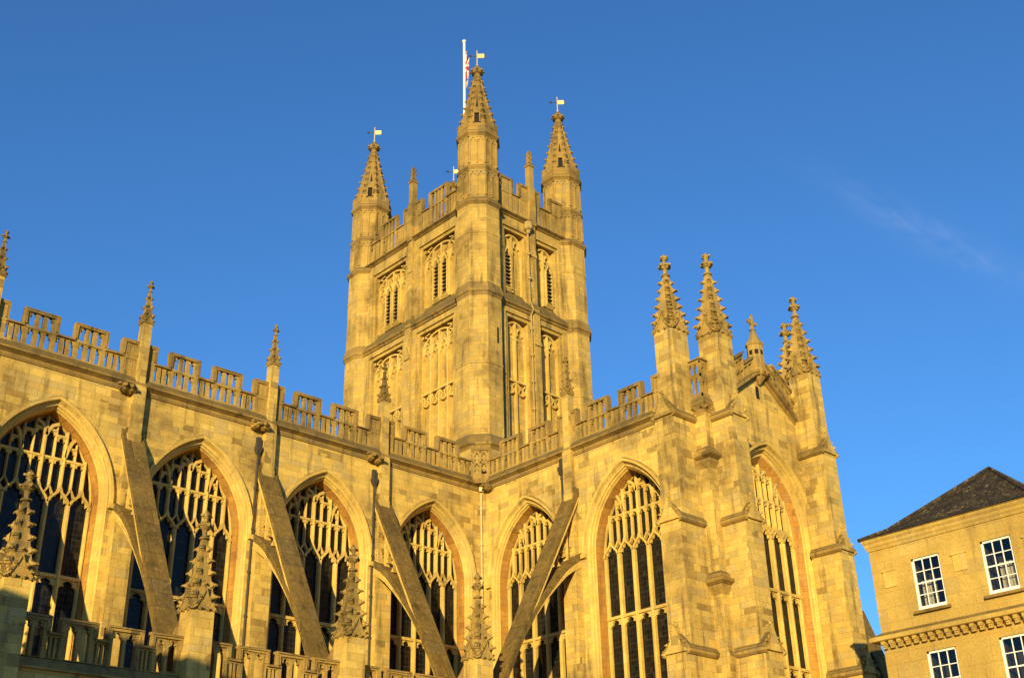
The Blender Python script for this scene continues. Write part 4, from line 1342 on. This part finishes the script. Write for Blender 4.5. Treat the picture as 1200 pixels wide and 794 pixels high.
while x < L-.1:
    dup(DN, house, (0, -x, 0)); x += .305

rfm = MB()
o_ = .22
apx = (4.1, HN-(-25.35), 17.75)
A = (apx[0], -(HN-(-25.35)), 17.75)
c4 = [(-o_, o_, 14.72), (-o_, -L-o_, 14.72), (Dp+o_, -L-o_, 14.72), (Dp+o_, o_, 14.72)]
ap1 = (4.2, -L/2+.03, 17.62); ap2 = (4.2, -L/2-.03, 17.62)
# hips with a slight bell-cast at the eaves
k1 = [(.75, -.45, 15.15), (.75, -L+.45, 15.15), (Dp-.75, -L+.45, 15.15), (Dp-.75, -.45, 15.15)]
for i in range(4):
    j = (i+1) % 4
    rfm.quad(c4[i], c4[j], k1[j], k1[i])
rfm.quad(k1[0], k1[1], ap2, ap1)
rfm.add([k1[1], k1[2], ap2], [(0, 1, 2)])
rfm.quad(k1[2], k1[3], ap1, ap2)
rfm.add([k1[3], k1[0], ap1], [(0, 1, 2)])
rfm.quad(*[(x, y, z-.04) for x, y, z in c4])
ro = rfm.build("hipped_roof", M_SLATE, house)
rr_ = MB()
for a, b_ in ((c4[0], k1[0]), (k1[0], ap1), (c4[1], k1[1]), (k1[1], ap2), (k1[3], ap1), (k1[2], ap2), (ap1, ap2)):
    rr_.tube([a, b_], .07, 6)
rr_.build("ridge_tiles", M_SLATE, ro)
def sash(c, a, b_, curtain):
    root = pempty("sash_window", house, (0, -c, 0), RW)
    f = MB()
    W = WWID/2; H = b_-a
    y0, y1 = .06, .13
    fw_ = .075
    f.box(-W, y0, a, -W+fw_, y1, b_); f.box(W-fw_, y0, a, W, y1, b_); f.box(-W, y0, b_-.07, W, y1, b_); f.box(-W, y0-.02, a, W, y1, a+.11)
    mid = (a+b_)/2+.02
    f.box(-W+fw_, y0+.015, mid-.025, W-fw_, y1, mid+.025)
    for i in (1, 2):
        x_ = -W+fw_+(2*W-2*fw_)*i/3
        f.box(x_-.014, y0+.025, a+.1, x_+.014, y1-.01, b_-.05)
    for z_ in (a+.11+(mid-a-.11)/2, mid+(b_-.07-mid)/2): f.box(-W+fw_, y0+.026, z_-.014, W-fw_, y1-.011, z_+.014)
    f.build("sash_frame", M_WHITE, root)
    g_ = MB(); g_.quad((-W+.05, .115, a+.05), (W-.05, .115, a+.05), (W-.05, .115, b_-.04), (-W+.05, .115, b_-.04))
    g_.build("pane", M_PANEG, root)
    # dim room behind
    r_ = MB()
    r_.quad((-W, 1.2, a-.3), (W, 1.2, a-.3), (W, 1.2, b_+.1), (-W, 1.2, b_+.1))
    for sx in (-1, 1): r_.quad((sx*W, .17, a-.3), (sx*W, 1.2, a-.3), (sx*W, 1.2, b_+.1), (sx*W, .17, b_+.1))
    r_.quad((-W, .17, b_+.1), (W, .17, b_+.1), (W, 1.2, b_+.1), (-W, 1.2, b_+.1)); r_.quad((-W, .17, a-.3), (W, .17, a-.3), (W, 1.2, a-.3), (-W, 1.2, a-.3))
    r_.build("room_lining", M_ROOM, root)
    if curtain:
        c_m = MB()
        for x0, x1 in curtain:
            n = 8
            for i in range(n):
                xa = x0+(x1-x0)*i/n; xb = x0+(x1-x0)*(i+1)/n
                ya = .30+.05*(i % 2); yb = .30+.05*((i+1) % 2)
                c_m.quad((xa, ya, a+.0), (xb, yb, a), (xb*.98, yb, a+1.05), (xa*.98, ya, a+1.05))
        c_m.build("curtain", M_CURT, root)
    s_m = MB(); s_m.eyx([(-.14, a-.14), (-.14, a-.05), (.08, a), (.08, a-.14)], -W-.13, W+.13)
    s_m.build("sill", M_OLD, root)
    return root
m, t, p = newmat("house_glass")
p.inputs['Base Color'].default_value = (.9, .95, 1, 1); p.inputs['Roughness'].default_value = .03
p.inputs['Transmission Weight'].default_value = 1.0; p.inputs['IOR'].default_value = 1.02
gln = NB(t)
gls = gln.n('ShaderNodeBsdfGlossy'); gls.inputs['Roughness'].default_value = .03
tra = gln.n('ShaderNodeBsdfTransparent'); tra.inputs[0].default_value = (.75, .78, .8, 1)
fre = gln.n('ShaderNodeFresnel'); fre.inputs[0].default_value = 1.6
mx = gln.n('ShaderNodeMixShader'); t.links.new(fre.outputs[0], mx.inputs[0]); t.links.new(tra.outputs[0], mx.inputs[1]); t.links.new(gls.outputs[0], mx.inputs[2])
t.links.new(mx.outputs[0], t.nodes['Material Output'].inputs[0])
M_PANEG = m
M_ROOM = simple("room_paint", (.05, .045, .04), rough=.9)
k = 0
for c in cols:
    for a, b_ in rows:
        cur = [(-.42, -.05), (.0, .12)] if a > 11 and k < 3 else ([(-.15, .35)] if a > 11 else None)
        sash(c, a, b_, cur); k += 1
bp_ = MB()
bp_.box(-.24, -.04, 12.85, .24, .01, 13.42); bp_.box(-.28, -.07, 13.42, .28, .01, 13.48)
BT = bp_.build("blank_tablet", M_TRIM, house, (0, -.69, 0), RW)
for yy in (-25.87, -28.45): dup(BT, house, (0, yy-HN, 0), RW)

# ------------------------------------------------------------------ the terrace across the square that shades the lower left
sh = empty("stone_terrace", "gabled stone terrace west of the square whose shadow falls on the leftmost abbey pier", "house", (-48.6, -21.5, 0), PI/2)
q = MB()
q.box(-10.5, -4.5, 0, 10.5, 4.5, 12.0)
q.add([(-10.5, -4.5, 12), (-10.5, 4.5, 12), (-10.5, 0, 15.85)], [(0, 1, 2)]); q.add([(10.5, -4.5, 12), (10.5, 4.5, 12), (10.5, 0, 15.85)], [(0, 1, 2)])
q.build("wall", M_HOUSE, sh)
q = MB()
for sy in (-1, 1):
    q.add([(-10.7, sy*4.8, 11.75), (10.7, sy*4.8, 11.75), (10.7, 0, 16.0), (-10.7, 0, 16.0), (-10.7, sy*4.8, 11.9), (10.7, sy*4.8, 11.9), (10.7, 0, 16.12), (-10.7, 0, 16.12)],
          [(0, 1, 2, 3), (4, 5, 6, 7), (0, 1, 5, 4), (1, 2, 6, 5), (0, 3, 7, 4)])
q.build("roof", M_SLATE, sh)
